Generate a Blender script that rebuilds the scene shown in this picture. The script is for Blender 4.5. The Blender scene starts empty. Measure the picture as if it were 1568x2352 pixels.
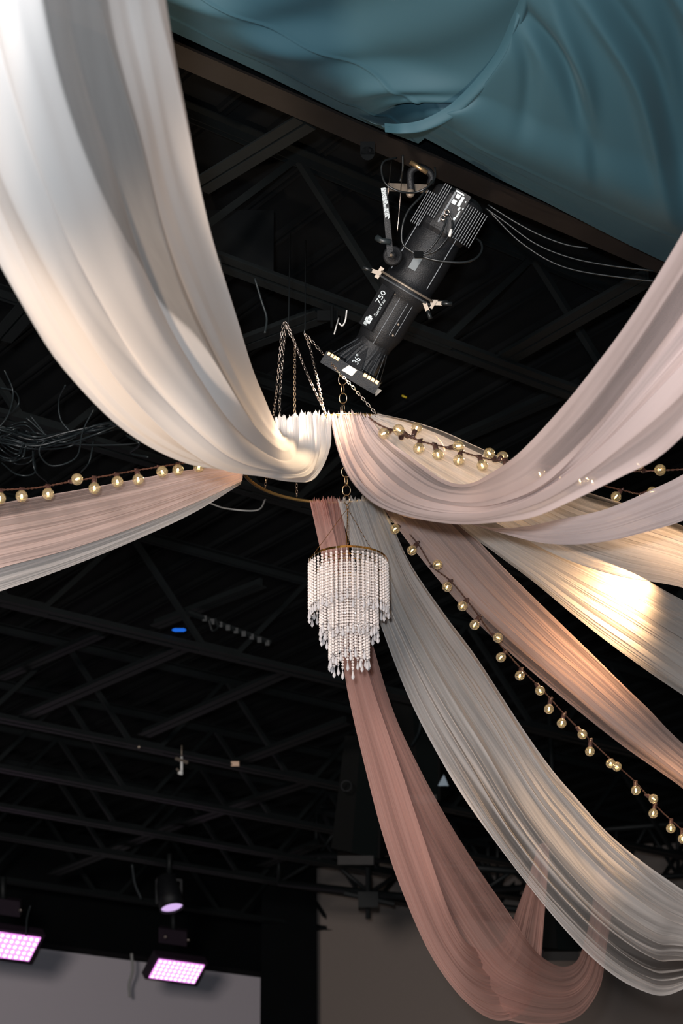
import bpy, bmesh, math, random
import numpy as np
from mathutils import Vector, Matrix, Quaternion

random.seed(7)
SC = bpy.context.scene
COL = SC.collection

# ------------------------------------------------------------------ camera
FPX = 4573.0
PITCH = math.radians(23.9)
ROLL = math.radians(-0.6)
CAM = np.array([0.0, 0.0, 1.6])
_F = np.array([0, math.cos(PITCH), math.sin(PITCH)])
_U0 = np.array([0, -math.sin(PITCH), math.cos(PITCH)])
_R0 = np.array([1.0, 0, 0])
_R = math.cos(ROLL) * _R0 + math.sin(ROLL) * _U0
_U = -math.sin(ROLL) * _R0 + math.cos(ROLL) * _U0

def P(x, y, d):
    """world point seen at photo position x,y when it stands d metres deep"""
    return CAM + d * (_F + (x - 784) / FPX * _R - (y - 1176) / FPX * _U)

def PT(x, y, t):
    """world point seen at photo position x,y in the upright plane of the joist at t"""
    a = math.radians(52.5); nv = np.array([-math.cos(a), math.sin(a), 0])
    k = _F + (x - 784) / FPX * _R - (y - 1176) / FPX * _U
    return CAM + k * (t - CAM @ nv) / (k @ nv)

def PH(x, y, z):
    """world point seen at photo position x,y when its height is z"""
    k = _F + (x - 784) / FPX * _R - (y - 1176) / FPX * _U
    return CAM + k * (z - CAM[2]) / k[2]

cam = bpy.data.cameras.new('camera')
camo = bpy.data.objects.new('camera', cam)
COL.objects.link(camo)
m = Matrix(((_R[0], _U[0], -_F[0], CAM[0]), (_R[1], _U[1], -_F[1], CAM[1]), (_R[2], _U[2], -_F[2], CAM[2]), (0, 0, 0, 1)))
camo.matrix_world = m
cam.sensor_fit = 'VERTICAL'
cam.sensor_height = 36.0
cam.lens = 36.0 * FPX / 2352
cam.clip_start = 0.05
cam.clip_end = 200
cam.dof.use_dof = True
cam.dof.focus_distance = 7.7
cam.dof.aperture_fstop = 4.0
SC.camera = camo

# ------------------------------------------------------------------ world, lights, exposure
w = bpy.data.worlds.new('world'); SC.world = w; w.use_nodes = True
w.node_tree.nodes['Background'].inputs[0].default_value = (0.7, 0.85, 1.0, 1)
w.node_tree.nodes['Background'].inputs[1].default_value = 0.012
SC.view_settings.view_transform = 'Standard'
SC.view_settings.look = 'None'
SC.view_settings.exposure = 0.35
SC.view_settings.gamma = 1.0
SC.view_settings.use_curve_mapping = False
SC.cycles.transparent_max_bounces = 24
SC.cycles.max_bounces = 5
SC.cycles.diffuse_bounces = 2
SC.cycles.glossy_bounces = 3
SC.cycles.transmission_bounces = 4
SC.cycles.caustics_reflective = False
SC.cycles.caustics_refractive = False
SC.cycles.sample_clamp_indirect = 4.0

def lamp(kind, name, loc, target, power, color, size=0.2, cone=None, blend=0.5):
    l = bpy.data.lights.new(name, kind)
    l.energy = power; l.color = color
    if kind == 'AREA':
        l.shape = 'DISK'; l.size = size
    else:
        l.shadow_soft_size = size
    if kind == 'SPOT':
        l.spot_size = math.radians(cone); l.spot_blend = blend
    o = bpy.data.objects.new(name, l); COL.objects.link(o)
    loc = Vector(loc); o.location = loc
    if target is not None:
        o.rotation_euler = (Vector(target) - loc).to_track_quat('-Z', 'Y').to_euler()
    return o

# added fill light behind the photographer, the flash on the camera, warm spots
lamp('AREA', 'added_fill_light', (-2.6, -5.5, 2.6), P(784, 1176, 7.6), 1450, (1.0, 0.90, 0.84), 2.6)
lamp('AREA', 'camera_flash', (-0.12, -0.25, 1.72), P(784, 900, 7.6), 300, (0.84, 0.92, 1.0), 0.12)
def spot_at(name, target, off, power, cone, blend=0.9, col=(1.0, 0.64, 0.33), size=0.08):
    t = Vector(target); return lamp('SPOT', name, t + Vector(off), t, power, col, size, cone, blend)
lamp('SPOT', 'stage_lamp', P(1372, 1304, 8.78), P(1372, 1304, 8.78) + np.array((0.55, -.8, -.85)), 58, (1.0, 0.64, 0.34), 0.04, 160, 1.0)
spot_at('warm_spot', P(1370, 1890, 8.8), (.7, 1.0, .75), 300, 34, 1.0)
spot_at('warm_spot', P(930, 1090, 6.9), (.9, 1.6, 0.9), 130, 34, 1.0)
spot_at('warm_spot', P(330, 860, 5.3), (0.5, 1.9, 1.0), 260, 46, 1.0, (1.0, 0.74, 0.52))  # added spot, stands in for stage lamp spill on the white swag
lamp('SPOT', 'added_swag_fill', (-1.3, 2.6, 0.4), P(300, 850, 5.4), 800, (1.0, 0.77, 0.58), 0.15, 33, 1.0)  # added unseen lamp, brightens the white swag from below
spot_at('profile_spot_beam', P(690, 1035, 7.05), np.array(P(806, 872, 7.36)) - np.array(P(690, 1035, 7.05)), 60, 44, 0.3, (1.0, 0.76, 0.5), .04)
lamp('POINT', 'hoop_lamp', P(545, 1020, 7.75), None, 4.0, (1.0, 0.70, 0.40), 0.05)

# ------------------------------------------------------------------ helpers
def tag(o, label=None, cat=None, group=None, kind=None):
    if label: o['label'] = label
    if cat: o['category'] = cat
    if group: o['group'] = group
    if kind: o['kind'] = kind
    return o

def empty(name, loc=(0, 0, 0)):
    o = bpy.data.objects.new(name, None); COL.objects.link(o)
    o.location = Vector(loc); o.empty_display_size = 0.05
    return o

class MB:
    def __init__(self): self.v = []; self.f = []
    def add(self, verts, faces):
        b = len(self.v)
        self.v.extend([tuple(map(float, p)) for p in verts])
        self.f.extend([tuple(i + b for i in fc) for fc in faces])
        return self
    def box(self, c, sx, sy, sz, ax=None):
        """box at c with half sizes along axes ax (3 vectors)"""
        ax = ax or (Vector((1, 0, 0)), Vector((0, 1, 0)), Vector((0, 0, 1)))
        c = Vector(c); a, b_, d = [Vector(q) for q in ax]
        vs = [c + a * (sx * i) + b_ * (sy * j) + d * (sz * k) for k in (-1, 1) for j in (-1, 1) for i in (-1, 1)]
        return self.add(vs, [(0, 2, 3, 1), (4, 5, 7, 6), (0, 1, 5, 4), (2, 6, 7, 3), (0, 4, 6, 2), (1, 3, 7, 5)])
    def bar(self, p0, p1, wd, h, up=(0, 0, 1)):
        p0 = Vector(p0); p1 = Vector(p1); d = (p1 - p0); L = d.length; d.normalize()
        s = d.cross(Vector(up))
        if s.length < 1e-4: s = d.cross(Vector((1, 0, 0)))
        s.normalize(); u = s.cross(d)
        return self.box((p0 + p1) / 2, L / 2, wd / 2, h / 2, (d, s, u))
    def tube(self, pts, r, n=6, closed=False, cap=True):
        pts = [Vector(p) for p in pts]; k = len(pts)
        rs = r if hasattr(r, '__len__') else [r] * k
        T = []
        for i in range(k):
            a = pts[i - 1] if (i > 0 or closed) else pts[i]
            b = pts[(i + 1) % k] if (i < k - 1 or closed) else pts[i]
            t = (b - a); t.normalize(); T.append(t)
        nrm = T[0].orthogonal().normalized()
        vs = []
        for i in range(k):
            if i:
                nrm = nrm - T[i] * nrm.dot(T[i])
                nrm.normalize()
            bn = T[i].cross(nrm)
            for j in range(n):
                a = 2 * math.pi * j / n
                vs.append(pts[i] + (nrm * math.cos(a) + bn * math.sin(a)) * rs[i])
        fs = []
        for i in range(k if closed else k - 1):
            i2 = (i + 1) % k
            for j in range(n):
                j2 = (j + 1) % n
                fs.append((i * n + j, i * n + j2, i2 * n + j2, i2 * n + j))
        if cap and not closed:
            fs.append(tuple(range(n - 1, -1, -1))); fs.append(tuple((k - 1) * n + j for j in range(n)))
        return self.add(vs, fs)
    def lathe(self, c, axis, prof, n=24, ref=None):
        """prof: list of (distance along axis, radius)"""
        c = Vector(c); ax = Vector(axis).normalized()
        e1 = Vector(ref).normalized() if ref is not None else ax.orthogonal().normalized()
        e1 = (e1 - ax * e1.dot(ax)).normalized(); e2 = ax.cross(e1)
        vs = []
        for (h, r) in prof:
            for j in range(n):
                a = 2 * math.pi * j / n
                vs.append(c + ax * h + (e1 * math.cos(a) + e2 * math.sin(a)) * max(r, 1e-5))
        fs = []
        for i in range(len(prof) - 1):
            for j in range(n):
                j2 = (j + 1) % n
                fs.append((i * n + j, i * n + j2, (i + 1) * n + j2, (i + 1) * n + j))
        return self.add(vs, fs)
    def mesh(self, name, mat, smooth=False):
        me = bpy.data.meshes.new(name); me.from_pydata(self.v, [], self.f); me.update()
        if mat: me.materials.append(mat)
        if smooth:
            me.polygons.foreach_set('use_smooth', [True] * len(me.polygons))
        return me
    def build(self, name, mat, parent=None, smooth=False, origin=None):
        if origin is not None:
            og = Vector(origin); self.v = [tuple(Vector(p) - og) for p in self.v]
        o = bpy.data.objects.new(name, self.mesh(name, mat, smooth)); COL.objects.link(o)
        if origin is not None: o.location = og
        if parent is not None:
            o.parent = parent
            o.location = o.location - parent_loc(parent)
        return o

def parent_loc(p):
    v = Vector((0, 0, 0))
    while p is not None:
        v += p.location; p = p.parent
    return v

def inst(name, me, parent, loc, rot=None, scale=None):
    """object from a mesh in world position; parents carry translation only"""
    o = bpy.data.objects.new(name, me); COL.objects.link(o)
    if rot is not None:
        o.rotation_mode = 'QUATERNION'; o.rotation_quaternion = rot
    if scale: o.scale = scale
    o.parent = parent
    o.location = Vector(loc) - (parent_loc(parent) if parent else Vector((0, 0, 0)))
    return o

def catmull(pts, per=12, closed=False):
    P_ = [np.array(p, float) for p in pts]; out = []
    n = len(P_)
    if n == 2: return [P_[0] + (P_[1] - P_[0]) * t for t in np.linspace(0, 1, per)]
    for i in range(n if closed else n - 1):
        p1, p2 = P_[i], P_[(i + 1) % n]
        p0 = P_[i - 1] if (i > 0 or closed) else 2 * p1 - p2
        p3 = P_[(i + 2) % n] if (i < n - 2 or closed) else 2 * p2 - p1
        for t in np.linspace(0, 1, per, endpoint=False):
            out.append(0.5 * ((2 * p1) + (-p0 + p2) * t + (2 * p0 - 5 * p1 + 4 * p2 - p3) * t * t + (-p0 + 3 * p1 - 3 * p2 + p3) * t ** 3))
    if not closed: out.append(P_[-1])
    return out

def resample(pts, n):
    a = np.array(pts); d = np.r_[0, np.cumsum(np.linalg.norm(np.diff(a, axis=0), axis=1))]
    t = np.linspace(0, d[-1], n)
    return np.stack([np.interp(t, d, a[:, k]) for k in range(a.shape[1])], 1)

def ico(r=1.0, sub=1):
    bm = bmesh.new(); bmesh.ops.create_icosphere(bm, subdivisions=sub, radius=r)
    vs = [tuple(v.co) for v in bm.verts]; fs = [tuple(v.index for v in f.verts) for f in bm.faces]
    bm.free(); return vs, fs

# ------------------------------------------------------------------ materials
def mat(name, col, rough=0.5, metal=0.0, spec=0.5, noise=None, emit=None, bump=None):
    m = bpy.data.materials.new(name); m.use_nodes = True
    nt = m.node_tree; b = nt.nodes['Principled BSDF']
    b.inputs['Base Color'].default_value = (*col, 1)
    b.inputs['Roughness'].default_value = rough
    b.inputs['Metallic'].default_value = metal
    b.inputs['Specular IOR Level'].default_value = spec
    if emit:
        b.inputs['Emission Color'].default_value = (*emit[0], 1); b.inputs['Emission Strength'].default_value = emit[1]
    if noise:
        tc = nt.nodes.new('ShaderNodeTexCoord'); n = nt.nodes.new('ShaderNodeTexNoise')
        n.inputs['Scale'].default_value = noise[0]; n.inputs['Detail'].default_value = 5
        mx = nt.nodes.new('ShaderNodeMix'); mx.data_type = 'RGBA'
        mx.inputs['A'].default_value = (*[c * (1 - noise[1]) for c in col], 1)
        mx.inputs['B'].default_value = (*[min(1, c * (1 + noise[1])) for c in col], 1)
        nt.links.new(tc.outputs['Object'], n.inputs['Vector'])
        nt.links.new(n.outputs['Fac'], mx.inputs['Factor']); nt.links.new(mx.outputs['Result'], b.inputs['Base Color'])
        if bump:
            bp = nt.nodes.new('ShaderNodeBump'); bp.inputs['Strength'].default_value = bump; bp.inputs['Distance'].default_value = 0.01
            nt.links.new(n.outputs['Fac'], bp.inputs['Height']); nt.links.new(bp.outputs['Normal'], b.inputs['Normal'])
    return m

def sheer(name, col, a0, trans=0.4, streak=0.35, sc_=45):
    """sheer voile: one layer hides a0 of what lies behind it, folds seen edge-on hide more"""
    m = bpy.data.materials.new(name); m.use_nodes = True; nt = m.node_tree
    for n in list(nt.nodes): nt.nodes.remove(n)
    N = nt.nodes.new; L = nt.links.new
    out = N('ShaderNodeOutputMaterial'); mixs = N('ShaderNodeMixShader'); tr = N('ShaderNodeBsdfTransparent')
    df = N('ShaderNodeBsdfDiffuse'); tl = N('ShaderNodeBsdfTranslucent'); m2 = N('ShaderNodeMixShader')
    df.inputs['Color'].default_value = (*col, 1); tl.inputs['Color'].default_value = (*[c ** 1.25 for c in col], 1)
    m2.inputs[0].default_value = trans
    L(df.outputs[0], m2.inputs[1]); L(tl.outputs[0], m2.inputs[2])
    geo = N('ShaderNodeNewGeometry'); dot = N('ShaderNodeVectorMath'); dot.operation = 'DOT_PRODUCT'
    L(geo.outputs['Normal'], dot.inputs[0]); L(geo.outputs['Incoming'], dot.inputs[1])
    def M(op, a, b=None):
        n = N('ShaderNodeMath'); n.operation = op
        for i, q in enumerate((a, b)):
            if q is None: continue
            if isinstance(q, (int, float)): n.inputs[i].default_value = q
            else: L(q, n.inputs[i])
        return n.outputs[0]
    cosv = M('MAXIMUM', M('ABSOLUTE', dot.outputs['Value']), 0.22)
    at = N('ShaderNodeAttribute'); at.attribute_name = 'dens'
    uv = N('ShaderNodeUVMap'); uv.uv_map = 'UVMap'
    mp = N('ShaderNodeMapping'); mp.inputs['Scale'].default_value = (sc_, 1.1, 1); L(uv.outputs[0], mp.inputs['Vector'])
    ns = N('ShaderNodeTexNoise'); ns.inputs['Scale'].default_value = 1.0; ns.inputs['Detail'].default_value = 4; ns.inputs['Roughness'].default_value = 0.65
    L(mp.outputs[0], ns.inputs['Vector'])
    st = M('MAXIMUM', M('ADD', 1.0, M('MULTIPLY', M('SUBTRACT', ns.outputs['Fac'], 0.5), 5 * streak)), 0.15)
    ex = M('DIVIDE', M('MULTIPLY', at.outputs['Fac'], st), cosv)
    al = M('SUBTRACT', 1.0, M('POWER', 1 - a0, ex))
    L(al, mixs.inputs[0]); L(tr.outputs[0], mixs.inputs[1]); L(m2.outputs[0], mixs.inputs[2])
    L(mixs.outputs[0], out.inputs['Surface'])
    return m

def clear_glass(name, tint, f=0.06, rough=0.0, haze=0.0, hazecol=(1, 1, 1)):
    m = bpy.data.materials.new(name); m.use_nodes = True; nt = m.node_tree
    for n in list(nt.nodes): nt.nodes.remove(n)
    N = nt.nodes.new; L = nt.links.new
    out = N('ShaderNodeOutputMaterial'); mx = N('ShaderNodeMixShader'); tr = N('ShaderNodeBsdfTransparent'); gl = N('ShaderNodeBsdfGlossy')
    tr.inputs[0].default_value = (*tint, 1); gl.inputs['Roughness'].default_value = rough
    fr = N('ShaderNodeLayerWeight'); fr.inputs['Blend'].default_value = 0.35
    ad = N('ShaderNodeMath'); ad.operation = 'MULTIPLY_ADD'; ad.inputs[1].default_value = 0.8; ad.inputs[2].default_value = f
    L(fr.outputs['Facing'], ad.inputs[0])
    L(ad.outputs[0], mx.inputs[0]); L(tr.outputs[0], mx.inputs[1]); L(gl.outputs[0], mx.inputs[2])
    last = mx
    if haze:
        m3 = N('ShaderNodeMixShader'); m3.inputs[0].default_value = haze; df = N('ShaderNodeBsdfDiffuse'); df.inputs[0].default_value = (*hazecol, 1)
        L(mx.outputs[0], m3.inputs[1]); L(df.outputs[0], m3.inputs[2]); last = m3
    L(last.outputs[0], out.inputs['Surface'])
    return m

def emis(name, col, s):
    m = bpy.data.materials.new(name); m.use_nodes = True; nt = m.node_tree
    for n in list(nt.nodes): nt.nodes.remove(n)
    out = nt.nodes.new('ShaderNodeOutputMaterial'); e = nt.nodes.new('ShaderNodeEmission')
    e.inputs[0].default_value = (*col, 1); e.inputs[1].default_value = s
    nt.links.new(e.outputs[0], out.inputs['Surface'])
    return m

M_STEEL = mat('black_painted_steel', (0.005, 0.0066, 0.007), 0.55, 0.0, 0.25, noise=(9, 0.35), bump=0.1)
M_STEELB = mat('brown_black_steel', (0.016, 0.013, 0.0115), 0.5, 0.0, 0.3, noise=(7, 0.4), bump=0.1)
M_DECK = mat('black_painted_deck', (0.0040, 0.0046, 0.005), 0.8, 0.0, 0.12, noise=(5, 0.4), bump=0.1)
M_BLACK = mat('matte_black_paint', (0.0018, 0.0024, 0.0028), 0.85, 0, 0.08, noise=(4, 0.3))
M_WALL = mat('grey_brown_wall_paint', (0.19, 0.158, 0.14), 0.9, 0, 0.2, noise=(60, 0.06))
M_SCREEN = mat('projection_screen_cloth', (0.50, 0.46, 0.50), 0.9, 0, 0.1, noise=(80, 0.04))
M_GOLD = mat('brushed_gold', (0.62, 0.36, 0.10), 0.24, 1.0)
M_GOLDPALE = mat('pale_gold_link', (0.80, 0.58, 0.36), 0.28, 1.0)
M_HOOP = mat('dull_brass_hoop', (0.40, 0.25, 0.09), 0.4, 0.9)
M_CHAIN = mat('aged_steel_chain', (0.42, 0.36, 0.32), 0.3, 1.0)
M_CABLE = mat('black_cable_rubber', (0.007, 0.009, 0.010), 0.38, 0, 0.5)
M_CABLEG = mat('dark_grey_cable', (0.014, 0.019, 0.021), 0.4, 0, 0.4)
M_CORD = mat('brown_twisted_cord', (0.075, 0.030, 0.018), 0.5, 0, 0.4)
M_SOCK = mat('brown_bakelite_socket', (0.075, 0.034, 0.026), 0.45, 0, 0.5)
M_FIX = mat('black_cast_aluminium', (0.0065, 0.0072, 0.0085), 0.5, 0.0, 0.3, noise=(260, 0.3), bump=0.25)
M_FIXEDGE = mat('dark_grey_edge', (0.05, 0.055, 0.06), 0.4, 0.0, 0.4)  # paler grey for edges, ribs, rails and strips
M_ALU = mat('bare_aluminium', (0.20, 0.165, 0.13), 0.5, 0.5)
M_PRINT = mat('pale_grey_print', (0.55, 0.62, 0.64), 0.6)
M_BULBGLASS = clear_glass('bulb_glass', (0.93, 0.89, 0.80), 0.06, 0.04, 0.10, (1.0, 0.80, 0.48))  # warm haze colour put into the glass for the filament's glow
M_FIL = emis('led_filament', (1.0, 0.74, 0.36), 22)
M_CRYSTAL = clear_glass('faceted_crystal', (0.95, 0.88, 0.84), 0.30, 0.16, 0.82, (1.0, 0.87, 0.80))  # pale haze colour painted in for flash thrown back by the beads
M_DROP = clear_glass('clear_crystal_drop', (0.90, 0.90, 0.95), 0.45, 0.05, 0.5, (1, 0.93, 0.91))
M_MAG = emis('led_panel_light', (1.0, 0.33, 1.0), 1.1)
M_MAGDOT = emis('led_diode', (1.0, 0.8, 1.0), 1.9)
M_LILAC = emis('lilac_lens_light', (0.62, 0.42, 0.78), 0.9)
M_LED = mat('led_panel_housing', (0.02, 0.012, 0.02), 0.5)
M_SPK = mat('speaker_housing', (0.004, 0.0042, 0.004), 0.8, 0, 0.1, noise=(30, 0.2))
M_WHITEP = mat('white_plastic', (0.6, 0.6, 0.58), 0.4)
M_TAPE = mat('grey_webbing', (0.28, 0.28, 0.27), 0.8)

W_WHITE = sheer('white_voile', (0.86, 0.805, 0.765), 0.62, 0.38, 0.12)
W_THIN = sheer('thin_white_organza', (0.80, 0.735, 0.69), 0.36, 0.38, 0.5)
W_PEACHW = sheer('ivory_organza', (0.84, 0.76, 0.70), 0.50, 0.42, 0.4)
W_BLUSH = sheer('blush_voile', (0.80, 0.60, 0.555), 0.60, 0.38, 0.2)
W_BLUSHN = sheer('pale_blush_voile', (0.72, 0.57, 0.535), 0.58, 0.38, 0.2)
W_PEACH = sheer('peach_organza', (0.74, 0.54, 0.475), 0.50, 0.4, 0.35)
W_ROSE = sheer('dusty_rose_organza', (0.70, 0.395, 0.33), 0.46, 0.38, 0.35)

def teal_mat():
    m = bpy.data.materials.new('teal_stage_cloth'); m.use_nodes = True; nt = m.node_tree; b = nt.nodes['Principled BSDF']
    b.inputs['Base Color'].default_value = (0.021, 0.062, 0.082, 1); b.inputs['Roughness'].default_value = 0.7
    b.inputs['Specular IOR Level'].default_value = 0.35; b.inputs['Sheen Weight'].default_value = 0.06; b.inputs['Sheen Roughness'].default_value = 0.4
    b.inputs['Sheen Tint'].default_value = (0.5, 0.8, 0.9, 1)
    tc = nt.nodes.new('ShaderNodeTexCoord'); n = nt.nodes.new('ShaderNodeTexNoise'); n.inputs['Scale'].default_value = 900
    bp = nt.nodes.new('ShaderNodeBump'); bp.inputs['Strength'].default_value = 0.15; bp.inputs['Distance'].default_value = 0.001
    nt.links.new(tc.outputs['Object'], n.inputs['Vector']); nt.links.new(n.outputs['Fac'], bp.inputs['Height']); nt.links.new(bp.outputs['Normal'], b.inputs['Normal'])
    return m
M_TEAL = teal_mat()

# ------------------------------------------------------------------ the setting
AZ = math.radians(52.5)
DV = Vector((math.sin(AZ), math.cos(AZ), 0)); NV = Vector((-math.cos(AZ), math.sin(AZ), 0))
def ST(s, t, z): return DV * s + NV * t + Vector((0, 0, z))
def toST(w): w = Vector(w); return w.dot(DV), w.dot(NV)
ZB, ZT = 6.0, 6.72

fl = MB().box((2, 8, -0.05), 16, 20, 0.05).build('floor', mat('dark_carpet', (0.02, 0.02, 0.022), 0.95, noise=(40, 0.3)))
tag(fl, kind='structure')

ceil = empty('ceiling', ST(8, 8, ZT)); tag(ceil, kind='structure')
me_panel = MB()
L_ = 11.5
me_panel.box((0, 0, 0.03), 0.128, L_, 0.012).box((-0.118, 0, 0.006), 0.008, L_, 0.02).box((0.118, 0, 0.006), 0.008, L_, 0.02)
me_panel = me_panel.mesh('deck_panel', M_DECK)
rotN = Matrix((DV, NV, Vector((0, 0, 1)))).transposed().to_quaternion()
s = -2.6
while s < 21:
    inst('deck_panel', me_panel, ceil, ST(s, 13.0, ZT + 0.02), rotN); s += 0.27

def joist(t, s0, s1, ph, label, mt=M_STEEL, zb=ZB, zt=ZT, chord=0.045):
    root = empty('roof_joist', ST((s0 + s1) / 2, t, zb)); tag(root, label, 'joist', None, 'structure')
    for nm, z, sgn in (('bottom_chord', zb, 1), ('top_chord', zt - 0.02, -1)):
        b = MB()
        for sd in (-1, 1):
            o = 0.012 + chord / 2
            b.bar(ST(s0, t + sd * o, z), ST(s1, t + sd * o, z), chord, 0.006)
            b.bar(ST(s0, t + sd * 0.015, z + sgn * chord / 2), ST(s1, t + sd * 0.015, z + sgn * chord / 2), 0.006, chord)
        b.build(nm, mt, root)
    per = 1.43; k = math.floor((s0 - ph) / per)
    while ph + k * per < s1:
        a = ph + k * per
        MB().bar(ST(a, t, zt - 0.03), ST(a + per * .42, t, zb + 0.02), 0.032, 0.032).build('web', mt, root)
        MB().bar(ST(a + per * .58, t, zb + 0.02), ST(a + per, t, zt - 0.03), 0.032, 0.032).build('web', mt, root)
        MB().box(ST(a + per * .5, t, zb + 0.03), .16, .008, .035, (DV, NV, Vector((0, 0, 1)))).build('gusset_plate', mt, root)
        k += 1
    return root
phB = 4.45
for t, s0, s1, ph, lb in (
    (6.10, 2, 8.5, phB, 'black open-web roof joist right behind the profile spotlight'),
    (7.95, 2.5, 10, phB + .5, 'black roof joist seen through the hoop, under the coiled cables'),
    (10.17, 3, 12, phB + .2, 'black roof joist crossing left of the hanging crystal chandelier'),
    (12.2, 3.5, 14, phB + .9, 'black roof joist left of the chandelier, second behind the cables'),
    (13.3, 4, 15, phB + .1, 'thin dark roof joist just above the hanging lilac spotlight'),
    (14.27, 4, 16, phB + .6, 'dark roof joist high above the lit LED panels'),
    (15.1, 4.5, 17, phB + 1.0, 'dark roof joist right above the lilac lens spotlight'),
    (16.5, 4.5, 18, phB + .3, 'farthest dark roof joist over the stage front')):
    joist(t, s0, s1, ph, lb)

# big main beam over the spotlight
t = 5.02
gb = empty('main_beam', ST(4, t, ZB)); tag(gb, 'wide brownish black steel beam below the teal cloth', 'beam', None, 'structure')
b = MB(); b.bar(ST(1.2, t, ZB + .02), ST(8, t, ZB + .02), 0.11, 0.012); b.build('lower_flange', M_STEELB, gb)
b = MB(); b.bar(ST(1.2, t, ZB + .2), ST(8, t, ZB + .2), 0.010, 0.36); b.build('beam_web', M_BLACK, gb)  # near-black web colour holds the shadow of the teal cloth
b = MB(); b.bar(ST(1.2, t, ZB + .4), ST(8, t, ZB + .4), 0.13, 0.012); b.build('upper_flange', M_STEELB, gb)
b = MB(); b.bar(ST(1.2, t + .09, ZB + .10), ST(8, t + .09, ZB + .10), 0.012, 0.08); b.build('side_strip', M_BLACK, gb)
# bridging members that run between the joists
def bridge(p0, p1, z, label, wd=0.05):
    a = PH(*p0, z); c = PH(*p1, z)
    o = MB(); sd = Vector(c - a).normalized().cross(Vector((0, 0, 1))).normalized() * (wd * .62)
    for q in (-1, 1): o.bar(Vector(a) + sd * q, Vector(c) + sd * q, wd, 0.008)
    for q in (-.3, .3): o.bar(Vector(a) + sd * q + Vector((0, 0, .025)), Vector(c) + sd * q + Vector((0, 0, .025)), 0.006, .05)
    r = o.build('bridging_bar', M_STEEL, None, origin=(a + c) / 2); tag(r, label, 'steel bar', None, 'structure')
bridge((1150, 832), (1486, 640), 6.03, 'double angle steel bar right of the profile spotlight')
bridge((455, 432), (700, 282), 6.03, 'double angle steel bar beside the white drape at the top left')
bridge((55, 1648), (425, 1488), 6.03, 'steel bar catching a faint glint far left of the chandelier', .05)
bridge((330, 1690), (660, 1545), 6.03, 'steel bar between joists left below the chandelier', .05)
bridge((540, 1757), (792, 1660), 6.03, 'steel bar with a faint glint beside the rose drape', .05)
bridge((355, 1440), (600, 1345), 6.25, 'steel bar behind the small blue light', .04)
bridge((0, 1560), (230, 1460), 6.4, 'dim steel bar at the left edge', .04)
bridge((0, 780), (80, 690), 6.03, 'steel bar at the left edge below the white drape', .05)
bridge((380, 860), (740, 725), 6.03, 'steel bar meeting the chain hooks', .05)
bridge((985, 1040), (1330, 890), 6.35, 'dim steel bar above the white drape with string lights', .04)
bridge((420, 1895), (700, 1800), 6.1, 'dim steel bar above the lilac spotlight', .06)
bridge((120, 2010), (420, 1890), 6.1, 'dim steel bar above the left LED panel', .06)
bridge((600, 1990), (730, 1940), 6.1, 'dim steel bar beside the black pillar', .06)

# back of the room
zs = 5.6
TW = 19.2
s_a, _ = toST(PH(-60, 2150, 5.6)); s_b, _ = toST(PH(600, 2245, 5.6))
p_edge = PH(598, 2246, 5.6); sE, tE = toST(p_edge)
def wall_piece(name, s0, s1, z0, z1, t, m, th=0.1):
    o = MB().box(ST((s0 + s1) / 2, t + th, (z0 + z1) / 2), (s1 - s0) / 2, th, (z1 - z0) / 2, (DV, NV, Vector((0, 0, 1)))).build(name, m)
    tag(o, kind='structure'); return o
wall_piece('wall_back', 5, sE + 6.5, 0, ZT, tE + 0.6, M_BLACK)
wall_piece('trim_1', 5, sE + 0.9, 5.6, ZT, tE - 0.25, M_BLACK, 0.12)      # black soffit over the screen
p1 = PH(600, 2200, 5.5); p2 = PH(726, 2200, 5.5)
# black pillar between screen and side wall
d1 = 20.2
pc = (Vector(P(600, 2200, d1)) + Vector(P(727, 2200, d1))) / 2
hw = (Vector(P(727, 2200, d1)) - Vector(P(600, 2200, d1))).length / 2
pil = MB().box((pc.x, pc.y + 0.25, 3.36), hw, 0.25, 3.36).build('trim_2', M_BLACK); tag(pil, kind='structure')
sq = MB().box(ST(sE - 3.6, tE + 0.02, 3.6), 3.6, 0.02, 2.02, (DV, NV, Vector((0, 0, 1)))).build('projection_screen', M_SCREEN)
tag(sq, 'pale grey lavender projection screen at the bottom left', 'screen')
# grey brown wall on the right, turned towards us
wa = Vector(P(716, 1850, 21.2)); wb = Vector(P(1800, 1900, 20.4)); wa.z = wb.z = 0
wd_ = (wb - wa).normalized(); wn = Vector((0, 0, 1)).cross(wd_)
ztop = float(P(900, 1850, 21.0)[2])
wr = MB().box((wa + wb) / 2 + wn * 0.1 + Vector((0, 0, ztop / 2)), (wb - wa).length / 2, 0.1, ztop / 2, (wd_, wn, Vector((0, 0, 1)))).build('wall_right', M_WALL)
tag(wr, kind='structure')
wt = MB().box((wa + wb) / 2 + wn * 0.1 + Vector((0, 0, ztop + 1.2)), (wb - wa).length / 2 + 3, 0.12, 1.2, (wd_, wn, Vector((0, 0, 1)))).build('trim_3', M_BLACK)
tag(wt, kind='structure')

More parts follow.
